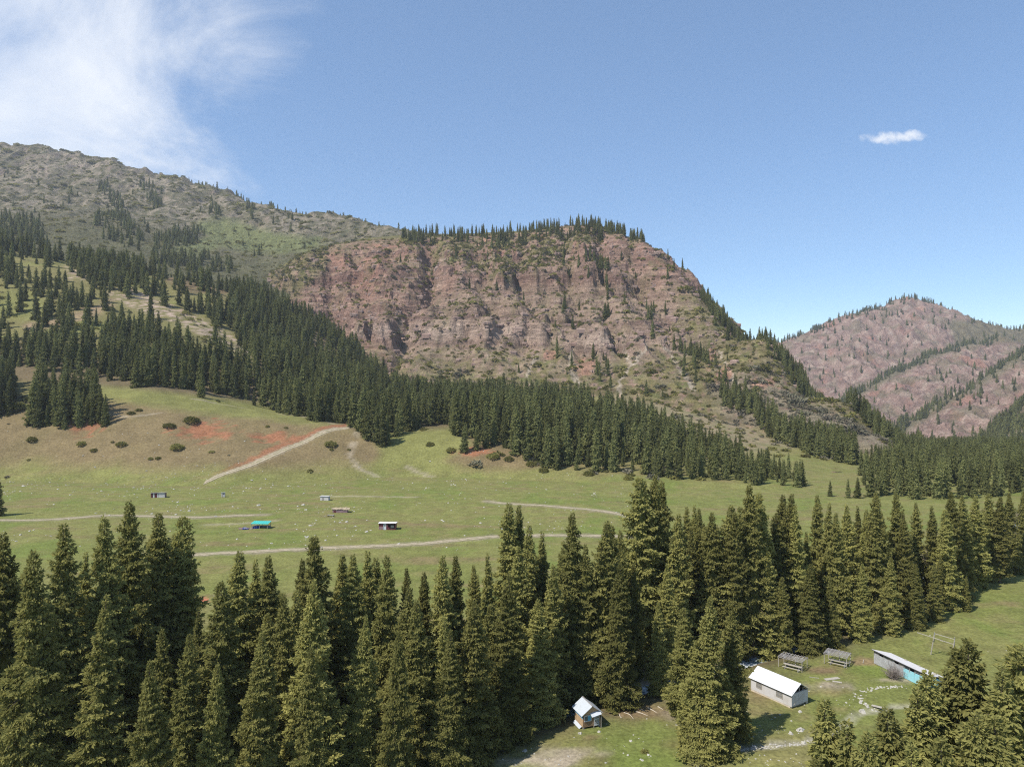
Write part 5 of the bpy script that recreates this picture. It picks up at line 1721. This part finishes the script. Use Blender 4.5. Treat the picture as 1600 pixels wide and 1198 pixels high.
MB().box(-L_ / 2 - .25, L_ / 2 + .25, -D_ / 2 - .33, -D_ / 2 - .30, HF - .08, HF + .05).build('dark_eave_strip', 'tar', e)
for (xx, yy, s) in ((-2.0, 1.6, .22), (4.6, 1.2, .3), (5.2, .2, .2), (.8, 1.7, .2)):
    zz = HF + .06 + (HB - HF - .06) * (yy + D_ / 2 + .3) / (D_ + .6)
    MB().box(xx - s, xx + s, yy - .15, yy + .15, zz - .03, zz + .14).build('roof_weight', 'wood_pale', r)
MB().bar((L_ / 2 + .06, -1.6, .2), (L_ / 2 + .06, .2, 1.6), .08).build('brace', 'wood_grey', e)
MB().bar((L_ / 2 + .06, -.3, .1), (L_ / 2 + .06, 1.0, 1.3), .08).build('brace', 'wood_grey', e)


# ------------------------------------------------------------------ two log shelters with their tables
def shelter(x, y, ang, L, D, H, nb, ns, label, cover):
    e = empty('log_shelter', x, y, ang, label, 'shelter', 'open log shelters')
    e.scale = (.84, .84, .82)
    for sx in (-1, 0, 1):
        for sy in (-1, 1):
            if sx == 0 and sy == -1:
                continue
            MB().box(sx * L / 2 - .06, sx * L / 2 + .06, sy * D / 2 - .06, sy * D / 2 + .06, -.3, H).build('post', 'wood_pale', e)
    for sy in (-1, 1):
        MB().bar((-L / 2 - .2, sy * D / 2, H + .06), (L / 2 + .2, sy * D / 2, H + .06), .12).build('beam', 'wood_grey', e)
    for k in range(nb):
        xx = -L / 2 + L * k / (nb - 1)
        MB().bar((xx, -D / 2 - .25, H + .175), (xx, D / 2 + .25, H + .175), .10).build('rafter', 'wood_pale' if k % 2 else 'wood_grey', e)
    for k in range(ns):
        yy = -D / 2 + D * (k + .5) / ns
        if not cover and k > ns // 2:
            continue
        MB().box(-L / 2 - .2, L / 2 + .2, yy - .11, yy + .11, H + .23, H + .26).build('roof_slat', 'wood_grey', e)
    return e


def table(x, y, ang, label):
    e = empty('picnic_table', x, y, ang, label, 'table', 'picnic tables')
    for k in range(3):
        MB().box(-1.6, 1.6, -.42 + .285 * k, -.42 + .285 * k + .27, .72, .77).build('table_board', 'wood_pale', e)
    for sx in (-1.2, 1.2):
        for sy in (-.3, .3):
            MB().box(sx - .05, sx + .05, sy - .05, sy + .05, -.1, .715).build('leg', 'wood_grey', e)
    for sy in (-.85, .85):
        b = MB().box(-1.6, 1.6, sy - .14, sy + .14, .42, .47).build('bench', 'wood_pale', e)
        for sx in (-1.2, 1.2):
            MB().box(sx - .05, sx + .05, sy - .08, sy + .08, -.1, .415).build('leg', 'wood_grey', b)
    return e


x, y = 51.7, 130.9
shelter(x, y, -40, 5.0, 3.4, 2.1, 9, 6, 'open log shelter frame of bare rafters behind the white house', False)
table(x - .4, y - 1.0, -40, 'wooden table with benches under the bare-raftered shelter')
x, y = 60.6, 132.4
shelter(x, y, -38, 4.6, 3.6, 2.15, 7, 7, 'open log shelter with slatted roof between white house and long shed', True)
table(x - .2, y - .8, -38, 'wooden table with benches under the slatted shelter')

# --- leafless bush before the long shed
r = np.random.default_rng(5)
parts = []
for k in range(150):
    a, l, el = r.uniform(0, 6.28), r.uniform(1.0, 2.5), r.uniform(.5, 1.45)
    q = np.linspace(0, 1, 4)
    p = np.stack([np.cos(a) * np.cos(el) * l * q * 1.25, np.sin(a) * np.cos(el) * l * q * 1.25, np.sin(el) * l * q], 1) + r.normal(0, .06, (4, 3)) * q[:, None] + np.array([r.normal(0, .35), r.normal(0, .35), -.05])
    parts.append(tube_np(p, np.array([.03, .022, .016, .008]), 3))
    for j in range(5):
        s = p[r.integers(1, 4)]
        dd = r.normal(0, 1, 3)
        dd[2] = abs(dd[2])
        dd *= r.uniform(.3, .8) / np.linalg.norm(dd)
        parts.append(tube_np(np.stack([s, s + dd * .5 + r.normal(0, .04, 3), s + dd]), np.array([.014, .011, .006]), 3))
V, F = cat_np(parts)
gx0, gy0 = 67.4, 125.4
e = empty('bare_shrub', gx0, gy0, 0, 'leafless grey bush in front of the long shed', 'shrub')
link(bpy.data.objects.new('branches', mesh_np('branches', V, F, [M['twig']])), e)

# --- tall pole frame in the pasture
e = empty('pole_frame', 81.4, 135.0, 0, 'frame of leaning grey poles and rails on the pasture behind the long shed', 'pole frame')
A, B_ = (-1.1, 1.4), (1.2, -1.2)
for (px, py) in (A, B_):
    MB().bar((px, py, -.2), (px + .75, py, 4.1), .13).build('pole', 'wood_pale', e)
    MB().bar((px + .9, py + .35, 2.3), (px + .65, py - .1, 4.3), .11).build('stub_pole', 'wood_grey', e)
MB().bar((-3.2, 2.2, 4.0), (B_[0] + .7, B_[1], 2.9), .10).build('rail', 'wood_pale', e)
MB().bar((A[0] + .7, A[1], 4.1), (B_[0] + .7, B_[1] - .1, 3.9), .10).build('rail', 'wood_pale', e)
MB().bar((A[0] + .65, A[1] - .05, 3.3), (A[0] + 1.7, A[1] - 1.2, 3.0), .09).build('rail', 'wood_pale', e)

# --- boards, planks and small posts lying about
for (u, v, a, l, w, lb) in ((1300, 1061, 15, 2.9, .8, 'long pale board flat on the worn ground'), (1308, 1066, -25, 1.5, .5, 'short pale board beside the long one on the worn ground'),
                            (1371, 1104, -35, 1.7, .6, 'plank footbridge over the little rill'), (1349, 1034, 60, 1.9, .12, 'thin pale pole lying beside the long shed'),
                            (1272, 1059, -20, 1.6, .1, 'thin pole on the grass near the bare-raftered shelter')):
    x, y = G(u, v)
    e = MB().box(-l / 2, l / 2, -w / 2, w / 2, .0, .07).build('board' if 'board' in lb else 'plank' if 'plank' in lb else 'pole', 'wood_pale')
    e.name = {'b': 'ground_board', 'p': 'foot_plank'}['p' if 'plank' in lb else 'b'] if 'pole' not in lb else 'fallen_pole'
    e.location = (x, y, land1(x, y) + (.25 if 'plank' in lb else .03))
    e.rotation_euler = (0, 0, math.radians(a))
    tag(e, lb, 'bridge' if 'plank' in lb else 'pole' if 'pole' in lb else 'board')
x, y = G(1327, 1041)
e = MB().box(-.07, .07, -.07, .07, -.2, .95).build('short_post', 'wood_pale')
e.location = (x, y, land1(x, y))
tag(e, 'short pale post on the grass beside the slatted shelter', 'post')

# --- bleached roots on the bank
for k, pts in enumerate(([(975, 1112), (984, 1116), (990, 1124)], [(992, 1110), (1003, 1114), (1012, 1118)], [(1000, 1106), (1008, 1110)], [(1012, 1104), (1022, 1110), (1026, 1113)], [(1028, 1103), (1036, 1108)], [(968, 1116), (970, 1122)])):
    p = smooth_line([(*G(*q), 0) for q in pts], 4)
    p[:, 2] = land(p[:, 0], p[:, 1]) + .03
    V, F = tube_np(p, np.linspace(.09, .03, len(p)), 5)
    o = link(bpy.data.objects.new('tree_root', mesh_np('tree_root', V, F, [M['root']], True)))
    tag(o, f'bleached root on the bank beyond the little hut, {ORD[k]} of six', 'root', 'bleached roots on the bank')

# ------------------------------------------------------------------ huts on the far meadow
x, y = G(248, 776)
e = empty('plank_shed', x, y, 8, 'white and brown lean-to shed, farthest up the left meadow', 'shed')
e.scale = (0.84, 0.84, 0.84)
MB().box(.2, 3.6, -1.5, -1.4, 0, 2.6).build('front_wall', 'white_wall', e)
MB().box(3.5, 3.6, -1.39, 1.5, 0, 2.4).box(-3.6, 3.5, 1.4, 1.5, 0, 2.3).box(-3.6, -3.5, -1.4, 1.39, 0, 2.4).build('wall', 'mauve', e)
for x0, mt in ((-3.6, 'maroon'), (-2.5, 'white_wall'), (-1.3, 'maroon'), (-.3, 'white_wall')):
    MB().box(x0, x0 + .8, -1.5, -1.42, 0, 2.45).build('board', mt, e)
MB().box(-3.5, .2, -.6, -.5, 0, 2.3).build('dark_backing', 'dark', e)  # near-black sheet paints the shade between the front boards
MB().slab([(-3.9, -1.9, 2.75), (3.9, -1.9, 2.75), (3.9, 1.8, 2.4), (-3.9, 1.8, 2.4)], .1).build('roof', 'wood_grey', e)
x, y = G(349, 776)
e = empty('outhouse', x, y, 12, 'tiny white outhouse standing alone near the foot of the road', 'outhouse')
e.scale = (0.8, 0.8, 0.8)
MB().box(-.9, .9, -.9, -.82, 0, 2.6).box(.82, .9, -.81, .9, 0, 2.5).box(-.9, -.82, -.81, .9, 0, 2.5).box(-.81, .81, .82, .9, 0, 2.4).build('wall', 'white_wall', e)
MB().box(.1, .7, -.94, -.905, 1.6, 2.2).build('opening_shade', 'dark', e)  # dark plate on the wall paints the shade of an opening
MB().box(-.6, .0, -.94, -.905, .1, 2.2).build('door', 'wood_pale', e)
MB().slab([(-1.1, -1.2, 2.78), (1.1, -1.2, 2.78), (1.1, 1.1, 2.5), (-1.1, 1.1, 2.5)], .08).build('roof', 'roof_white', e)
x, y = G(508, 781)
e = empty('white_shed', x, y, -6, 'small white flat-roofed shed beyond the ruined hut', 'shed')
e.scale = (0.82, 0.82, 0.82)
MB().box(-2.3, 2.3, -1.3, -1.2, 0, 2.3).box(-2.3, -2.2, -1.19, 1.3, 0, 2.2).box(2.2, 2.3, -1.19, 1.3, 0, 2.2).box(-2.2, 2.2, 1.2, 1.3, 0, 2.1).build('wall', 'white_wall', e)
MB().box(-1.4, -.2, -1.35, -1.305, 0, 1.6).build('door', 'wood_grey', e)
MB().slab([(-2.6, -1.7, 2.5), (2.6, -1.7, 2.5), (2.6, 1.6, 2.3), (-2.6, 1.6, 2.3)], .1).build('roof', 'roof_grey', e)
x, y = G(532, 800)
e = empty('ruined_hut', x, y, 4, 'ruined brown hut with a ragged straw roof', 'hut')
e.scale = (0.82, 0.82, 0.82)
MB().box(-3.6, 3.6, -1.8, -1.65, 0, 1.5).box(-3.6, -3.45, -1.64, 1.8, 0, 1.6).box(3.45, 3.6, -1.64, 1.8, 0, 1.4).box(-3.45, 3.45, 1.65, 1.8, 0, 1.7).build('wall', 'mauve', e)
MB().box(-3.0, -1.8, -1.85, -1.805, .1, 1.3).build('door', 'maroon', e)
V, F, n0 = [], [], 0
gxr, gyr = np.meshgrid(np.linspace(-4, 4.6, 22), np.linspace(-2.0, 2.2, 12))
gzr = 1.75 + .45 * fbm(gxr * .8, gyr * .8, 3, 301) + .35 * (1 - (gyr / 2.2) ** 2) - .25 * (gxr > 3.2)
idx = np.arange(gxr.size).reshape(gxr.shape)
F = np.stack([idx[:-1, :-1].ravel(), idx[:-1, 1:].ravel(), idx[1:, 1:].ravel(), idx[1:, :-1].ravel()], 1)
V = np.stack([gxr.ravel(), gyr.ravel(), gzr.ravel()], 1)
V2 = np.vstack([V, V - np.array([0, 0, .25])])
rim_i = list(idx[0, :]) + list(idx[1:, -1]) + list(idx[-1, -2::-1]) + list(idx[-2:0:-1, 0])
sk = np.array([(a, b, b + len(V), a + len(V)) for a, b in zip(rim_i, rim_i[1:] + rim_i[:1])])
link(bpy.data.objects.new('roof', mesh_np('straw_roof', V2, np.vstack([F, F[:, ::-1] + len(V), sk]), [M['hay']])), e)
x, y = G(517, 807)
e = empty('low_table', x, y, 0, 'low dark bench on the grass before the ruined hut', 'bench')
MB().box(-1.3, 1.3, -.5, .5, .55, .65).build('seat', 'wood_grey', e)
for sx in (-1.1, 1.1):
    for sy in (-.4, .4):
        MB().box(sx - .07, sx + .07, sy - .07, sy + .07, -.1, .55).build('leg', 'dark', e)
x, y = G(408, 825)
e = empty('turquoise_shelter', x, y, -4, 'open shelter with a bright turquoise sheet roof', 'shelter')
e.scale = (0.82, 0.82, 0.82)
for sx in (-3.6, 0, 3.6):
    for sy in (-1.6, 1.6):
        MB().box(sx - .07, sx + .07, sy - .07, sy + .07, -.2, 2.1 if sy < 0 else 2.6).build('post', 'wood_grey', e)
r = MB().slab([(-3.9, -2.1, 2.15), (3.9, -2.1, 2.15), (3.9, 1.9, 2.75), (-3.9, 1.9, 2.75)], .05).build('roof', 'teal', e)
for k in range(1, 10):
    xx = -3.9 + .78 * k
    MB().bar((xx, -2.1, 2.17), (xx, 1.9, 2.77), .06, .04).build('sheet_seam', 'teal', r)
MB().box(-3.6, 3.6, 1.5, 1.56, 0, .9).build('back_rail', 'wood_grey', e)


def drum(x, y, label):
    th = np.arange(12) * math.pi / 6
    prof = [(0, 0), (.30, 0), (.30, .3), (.315, .32), (.30, .34), (.30, .6), (.315, .62), (.30, .64), (.30, .92), (.27, .92), (.27, .90), (0, .90)]
    V = np.array([(r * np.cos(t), r * np.sin(t), z) for r, z in prof for t in th])
    idx = np.arange(len(prof) * 12).reshape(len(prof), 12)
    F = np.stack([idx[:-1], np.roll(idx, -1, 1)[:-1], np.roll(idx, -1, 1)[1:], idx[1:]], 2).reshape(-1, 4)
    o = link(bpy.data.objects.new('blue_drum', mesh_np('blue_drum', V, F, [M['drum']])))
    o.location = (x, y, land1(x, y))
    o.scale = (.9, .9, 1.0)
    tag(o, label, 'drum', 'blue drums under the turquoise shelter')


for k, (dx, dy) in enumerate(((-2.9, -1.2), (-2.2, -1.0), (-1.5, -1.25), (-.8, -1.0), (-2.5, -.3), (-1.2, -.3))):
    drum(x + dx * .85, y + dy * .85, f'dark blue drum under the turquoise shelter, {ORD[k]} of six')
e = empty('rubbish_heap', *G(388, 826), 0, 'pale heap of sacks and stones beside the turquoise shelter', 'heap')
for k in range(14):
    px, py, s = random.uniform(-3.2, 2.2), random.uniform(-.8, .9), random.uniform(.25, .6)
    q = rng.normal(0, 1, (8, 3))
    MB().box(px - s, px + s, py - s * .7, py + s * .7, -.1, s * .7).build('sack', random.choice(['stone', 'mauve', 'wood_grey', 'drum']), e)
x, y = G(606, 827)
e = empty('maroon_hut', x, y, 0, 'maroon flat-roofed hut with a pale blue and white door', 'hut')
e.scale = (0.92, 0.92, 0.92)
MB().box(-3.2, -1.4, -1.6, -1.5, 0, 1.2).build('lower_panel', 'mauve', e)
MB().box(-3.2, -1.4, -1.6, -1.5, 1.21, 2.4).build('upper_panel', 'maroon', e)
MB().box(-.35, .3, -1.6, -1.5, 0, 2.4).build('panel', 'maroon', e)
MB().box(.3, .9, -1.6, -1.5, 0, 1.0).box(.3, 3.2, -1.6, -1.5, 2.2, 2.4).box(3.0, 3.2, -1.6, -1.5, 0, 2.2).box(.9, 3.0, -1.6, -1.5, 0, .35).build('front_frame', 'maroon', e)
MB().box(.3, 3.0, -1.1, -1.0, .0, 2.3).build('dark_backing', 'dark', e)  # near-black sheet paints the shade behind the front frame
w = MB().box(1.3, 2.7, -1.52, -1.47, .7, 1.9).build('window', 'tar', e)
MB().box(1.4, 2.6, -1.545, -1.522, .8, 1.8).build('pane', 'pane', w)
d = MB().box(-1.38, -.37, -1.64, -1.52, 0, 2.3).build('door', 'roof_white', e)
MB().box(-1.05, -.65, -1.67, -1.642, 1.3, 2.0).build('door_pane', 'pane', d)
MB().box(-1.3, -1.15, -1.665, -1.642, .1, 2.2).build('door_stile', 'turq', d)
MB().box(-3.2, -3.1, -1.49, 1.6, 0, 2.4).box(3.1, 3.2, -1.49, 1.6, 0, 2.4).box(-3.1, 3.1, 1.5, 1.6, 0, 2.4).build('wall', 'maroon', e)
MB().slab([(-3.5, -1.95, 2.62), (3.5, -1.95, 2.62), (3.5, 1.9, 2.46), (-3.5, 1.9, 2.46)], .1).build('roof', 'roof_grey', e)
x, y = G(784, 832)
o = MB().box(-.28, .28, -.28, .28, -.2, 1.7).build('marker_post', 'white_wall')
o.location = (x, y, land1(x, y))
tag(o, 'pale marker post beside the lower dirt track', 'post')
for k, (u, v) in enumerate(((326, 942), (332, 938))):
    x, y = G(u, v)
    o = MB().bar((0, 0, -.1), (.35, 0, 1.3), .09).build('leaning_post', 'wood_pale')
    o.location = (x, y, land1(x, y))
    tag(o, ('nearer' if k == 0 else 'farther') + ' of two leaning pale posts by the orange sheet', 'post')
x, y = G(315, 940)
o = MB().slab([(-1.4, -.6, .10), (1.2, -.8, .08), (1.4, .7, .16), (-1.1, .8, .22)], .03).build('orange_sheet', 'tarp')
o.location = (x, y, land1(x, y) + .08)
tag(o, 'orange sheet lying on the grass behind the stream belt', 'sheet')

# ------------------------------------------------------------------ tracks, stream, stones


def strip(name, line, width, lift, mat, label, seed, ragged=0.35, step=0.8, cols=8):
    p = np.asarray(line, float)
    seg = np.r_[0, np.cumsum(np.hypot(*np.diff(p, axis=0).T))]
    s = np.arange(0, seg[-1], step)
    q = np.stack([np.interp(s, seg, p[:, 0]), np.interp(s, seg, p[:, 1])], 1)
    t = np.gradient(q, axis=0)
    t /= np.linalg.norm(t, axis=1, keepdims=True)
    nn = np.stack([-t[:, 1], t[:, 0]], 1)
    wl_ = width * (1 + ragged * fbm(s / 4, s * 0 + seed, 3, seed)) / 2 * np.clip(np.minimum(s, seg[-1] - s) / 6 + .15, 0, 1)
    wr_ = width * (1 + ragged * fbm(s / 4, s * 0 + seed + 9, 3, seed + 3)) / 2 * np.clip(np.minimum(s, seg[-1] - s) / 6 + .15, 0, 1)
    rows = []
    for k in range(cols + 1):
        f = k / cols
        off = -wl_ * (1 - f) + wr_ * f
        xy = q + nn * off[:, None]
        rows.append(np.stack([xy[:, 0], xy[:, 1], land(xy[:, 0], xy[:, 1]) + lift], 1))
    V = np.stack(rows, 1).reshape(-1, 3)
    idx = np.arange(len(V)).reshape(len(s), cols + 1)
    F = np.stack([idx[:-1, :-1].ravel(), idx[:-1, 1:].ravel(), idx[1:, 1:].ravel(), idx[1:, :-1].ravel()], 1)
    me = mesh_np(name, V, F, [M[mat]], True)
    set_attr(me, 'across', np.tile(np.linspace(-1, 1, cols + 1), len(s)))
    o = link(bpy.data.objects.new(name, me))
    return tag(o, label, kind='structure')


# two worn wheel lines with grass creeping in between them and from the sides
t = NT('rutted_track')
o_ = t.obj()
ac = t.add('ShaderNodeAttribute', attribute_name='across').outputs['Fac']
ab = t.add('ShaderNodeMath', {0: ac}, operation='ABSOLUTE').outputs[0]
rut = t.add('ShaderNodeMath', {0: t.add('ShaderNodeMath', {0: ab, 1: 0.48}, operation='SUBTRACT').outputs[0]}, operation='ABSOLUTE').outputs[0]
wob = t.add('ShaderNodeMath', {0: t.noise(0.7, 5, 0.7, o_), 1: 1.5}, operation='MULTIPLY').outputs[0]
k = t.add('ShaderNodeMath', {0: rut, 1: wob}, operation='ADD').outputs[0]
sc = t.mix(t.ramp(t.noise(1.6, 5, 0.7, o_), 0, 1, 0.35, 0.65), (0.30, 0.235, 0.165), (0.41, 0.34, 0.25))
t.base(t.mix(t.ramp(k, 0, 0.9, 0.88, 1.15), sc, (0.185, 0.17, 0.075)))
t.b.inputs['Roughness'].default_value = 0.95
t.bump(t.noise(1.6, 4, 0.7, o_), 0.5, 0.08)
M['rutted'] = t.m
strip('dirt_track', TRACKS['upper'], 2.6, .05, 'rutted', 'upper dirt track across the meadow', 1, 0.6)
strip('dirt_track', TRACKS['lower'], 3.4, .05, 'rutted', 'lower dirt track curving across the meadow', 2, 0.5)
strip('dirt_track', TRACKS['far'], 2.8, .05, 'rutted', 'short pale track at the far side of the meadow', 3, 0.6)
strip('hill_road', ROAD, 3.6, .10, 'rutted', 'graded dirt road climbing the foothill', 4, 0.25)
t = NT('stream_water')
o_ = t.obj()
n1 = t.noise(0.55, 6, 0.7, o_, 0.6)
t.base(t.mix(t.ramp(n1, 0, 1, 0.42, 0.58), (0.10, 0.16, 0.18), (0.72, 0.75, 0.76)))
t.b.inputs['Roughness'].default_value = 0.18
t.bump(t.noise(2.0, 4, 0.6, o_), 0.6, 0.15)
M['water'] = t.m
line = STREAM
p = np.asarray(line, float)
o = strip('stream', p, 2.8, .0, 'water', 'foaming mountain stream running through the spruce belt', 6, 0.2)
me = o.data
co = np.zeros(len(me.vertices) * 3, np.float32)
me.vertices.foreach_get('co', co)
co = co.reshape(-1, 9, 3)
co[:, :, 2] = co[:, 4:5, 2] + 0.35
me.vertices.foreach_set('co', co.ravel())
me.update()


def stone_np(n, r):
    """n rough stones: squashed, jittered eight-cornered lumps with cut tops"""
    base = np.array([(1, 0, 0), (.7, .7, 0), (0, 1, 0), (-.7, .7, 0), (-1, 0, 0), (-.7, -.7, 0), (0, -1, 0), (.7, -.7, 0)]) * 1.0
    top = base * .62 + np.array([0, 0, .62])
    ring = np.vstack([base, top])
    V = ring[None] * r.uniform(.75, 1.25, (n, 16, 1)) + r.normal(0, .08, (n, 16, 3))
    F = [(i, (i + 1) % 8, 8 + (i + 1) % 8, 8 + i) for i in range(8)] + [(8, 9, 10, 11), (8, 11, 12, 15), (12, 13, 14, 15)]
    F = np.array(F)[None] + (np.arange(n) * 16)[:, None, None]
    return V, F.reshape(-1, 4)


r = np.random.default_rng(77)
# stones one can pick out near the huts
BIG = [(1236, 1147, .55, 'pale boulder on the grass before the white house'), (1250, 1141, .75, 'largest pale boulder on the grass before the white house'), (1254, 1139, .45, 'pale stone behind the largest boulder before the white house'),
       (1347, 1109, .8, 'round pale boulder beside the plank footbridge'), (1070, 1160, .7, 'pale boulder beside the near tree, upper of two'), (1074, 1168, .7, 'pale boulder beside the near tree, lower of two'),
       (1128, 1184, .9, 'big pale boulder at the head of the rill'), (1178, 1165, .6, 'upright pale stone on the rill bank'), (936, 1146, .4, 'white stone under the little hut door'), (906, 1148, .45, 'white stone at the corner of the little hut'),
       (1424, 1100, .7, 'pale boulder on the grass below the long shed'), (1219, 1115, .3, 'small pale stone in the grass below the white house'), (820, 1172, .5, 'pale stone in the shade at the edge of the belt')]
for (u, v, s, lb) in BIG:
    V, F = stone_np(1, r)
    x, y = G(u, v)
    o = link(bpy.data.objects.new('boulder', mesh_np('boulder', V[0] * s * .75, F, [M['stone']])))
    o.location = (x, y, land1(x, y) - .06)
    o.rotation_euler = (0, 0, r.uniform(0, 6))
    tag(o, lb, 'stone', 'boulders near the huts')


def stones(name, xy, size, label):
    V, F = stone_np(len(xy), r)
    z = land(xy[:, 0], xy[:, 1])
    V = V * size[:, None, None] * np.array([1, 1, .8])
    V = V + np.stack([xy[:, 0], xy[:, 1], z - .03], 1)[:, None]
    o = link(bpy.data.objects.new(name, mesh_np(name, V.reshape(-1, 3), F, [M['stone']])))
    return tag(o, label, 'stones', kind='stuff')


# the ring of stones by the long shed, the rill bed, litter on the grass
ring = smooth_line([G(*q) for q in ((1415, 1075), (1390, 1075), (1365, 1077), (1345, 1083), (1341, 1090), (1352, 1100), (1366, 1107))], 8)
k = r.integers(0, len(ring), 75)
xy = [ring[k] + r.normal(0, .35, (75, 2))]
sz = [r.uniform(.10, .28, 75)]
k = r.integers(0, 30, 260)
xy.append(RILL[k] + r.normal(0, .32, (260, 2)))
sz.append(r.lognormal(-2.3, .45, 260))
for (cu, cv, su, sv, n) in ((1210, 1140, 35, 8, 35), (1320, 1095, 25, 12, 25), (1240, 1110, 60, 25, 30), (950, 1150, 70, 25, 30), (830, 1185, 60, 10, 35), (1220, 1190, 60, 6, 40), (1000, 1170, 60, 20, 15), (1450, 1020, 60, 15, 15)):
    xy.append(np.array([G(u, v) for u, v in zip(r.normal(cu, su, n), np.maximum(r.normal(cv, sv, n), 980))]))
    sz.append(r.lognormal(-2.3, .45, n))
stones('scattered_stones', np.vstack(xy), np.concatenate(sz), 'small pale stones on the grass and in the rill near the huts')
# stones strewn over the meadow, thickest at the foot of the slope
n = 6500
u, v = r.uniform(-20, 1000, n), r.uniform(735, 860, n)
xy = np.array([G(a, b) for a, b in zip(u, v)])
m_ = fbm(xy[:, 0] / 40, xy[:, 1] / 25, 3, 201)
dens = 0.06 + 0.75 * np.exp(-((v - 755) / 14) ** 2) * ((u < 520) * .9 + .15) + 0.5 * np.exp(-((v - 795) / 6) ** 2) * sstep(200, 300, u) * sstep(640, 520, u) + .5 * sstep(.1, .5, m_)
ok = r.random(n) < dens * .85
xy = xy[ok]
stones('meadow_stones', xy, r.lognormal(-1.55, .5, len(xy)), 'pale stones strewn over the meadow and the foot of the slope')

# ------------------------------------------------------------------ shrubs one can pick out on the foothill
SHR = [(265, 668, 24, 'dark round juniper above the red scar, the nearer of two'), (300, 660, 30, 'widest juniper above the red scar'), (277, 702, 26, 'low juniper below the red scar'), (247, 718, 12, 'small juniper on the lower slope'),
       (235, 719, 10, 'smallest juniper on the lower slope'), (190, 697, 22, 'low juniper on the brown slope below the clump'), (128, 697, 18, 'dark low juniper below the spruce clump'), (147, 706, 14, 'yellow-green juniper on the brown slope'),
       (176, 692, 8, 'tiny juniper on the brown slope'), (205, 648, 16, 'juniper beside the pale bank'), (217, 643, 14, 'juniper just above the pale bank'), (50, 690, 20, 'flat juniper at the foot of the slope'), (45, 720, 8, 'tiny juniper low on the slope'),
       (418, 668, 9, 'small juniper above the hill road'), (447, 670, 8, 'tiny juniper by the hill road bend'), (517, 697, 26, 'flat juniper below the hill road'), (518, 704, 9, 'tiny juniper below the flat one'), (30, 640, 34, 'broad shrub at the slope edge'),
       (60, 645, 26, 'shrub under the spruce clump'), (672, 697, 16, 'small shrub on the green gully'), (705, 706, 22, 'brown shrub at the spur tip'), (770, 716, 26, 'grey-green shrub at the spur tip'), (795, 720, 20, 'shrub on the spur slope beside the spruces'),
       (830, 728, 22, 'shrub low on the spur slope'), (850, 738, 20, 'pale shrub low on the spur slope'), (920, 743, 22, 'low shrub below the spur wood'), (982, 750, 20, 'dark shrub below the spur wood end')]
for k, (u, v, wpx, lb) in enumerate(SHR):
    # where the sight line meets the slope
    ds = np.linspace(360, 560, 400)
    zz = land((u - 800) / FPX * ds, ds)
    hit = np.argmax(zz >= CZ - (v - 600) / FPX * ds)
    d = ds[hit] if hit > 0 else 420
    x = (u - 800) / FPX * d
    e = link(bpy.data.objects.new('juniper_shrub', None))
    s = wpx / FPX * d / 2 * .72
    e.location = (x, d, land1(x, d) - .05)
    e.rotation_euler = (0, 0, k * 1.3)
    e.scale = (s, s, s * random.uniform(.9, 1.3))
    link(bpy.data.objects.new('foliage', SHRUB_NEAR[k % 3]), e)
    tag(e, lb, 'shrub', 'junipers on the foothill')
x, y = G(1007, 1178)
e = link(bpy.data.objects.new('grass_tussock', None))
e.location, e.scale = (x, y, land1(x, y)), (.55, .45, .5)
link(bpy.data.objects.new('foliage', SHRUB_NEAR[1]), e)
tag(e, 'dark tussock alone on the grass before the little hut', 'shrub')

# ------------------------------------------------------------------ the air between here and the far ridges
xs0, xs1, ys0, ys1, zs0, zs1 = -2900, 3700, -400, 4100, -420, 960
me = bpy.data.meshes.new('haze')
me.from_pydata([(a, b, c) for a in (xs0, xs1) for b in (ys0, ys1) for c in (zs0, zs1)], [], [(0, 1, 3, 2), (4, 6, 7, 5), (0, 4, 5, 1), (2, 3, 7, 6), (0, 2, 6, 4), (1, 5, 7, 3)])
t = NT('haze_air')
t.n.remove(t.b)
pv = t.add('ShaderNodeVolumePrincipled', {'Color': (0.86, 0.92, 1.0, 1), 'Density': 0.00007, 'Anisotropy': 0.2})
t.l.new(pv.outputs[0], t.n['Material Output'].inputs['Volume'])
t.m.cycles.homogeneous_volume = True
me.materials.append(t.m)
o = link(bpy.data.objects.new('haze', me))
tag(o, 'thin blue haze filling the valley air', kind='stuff')
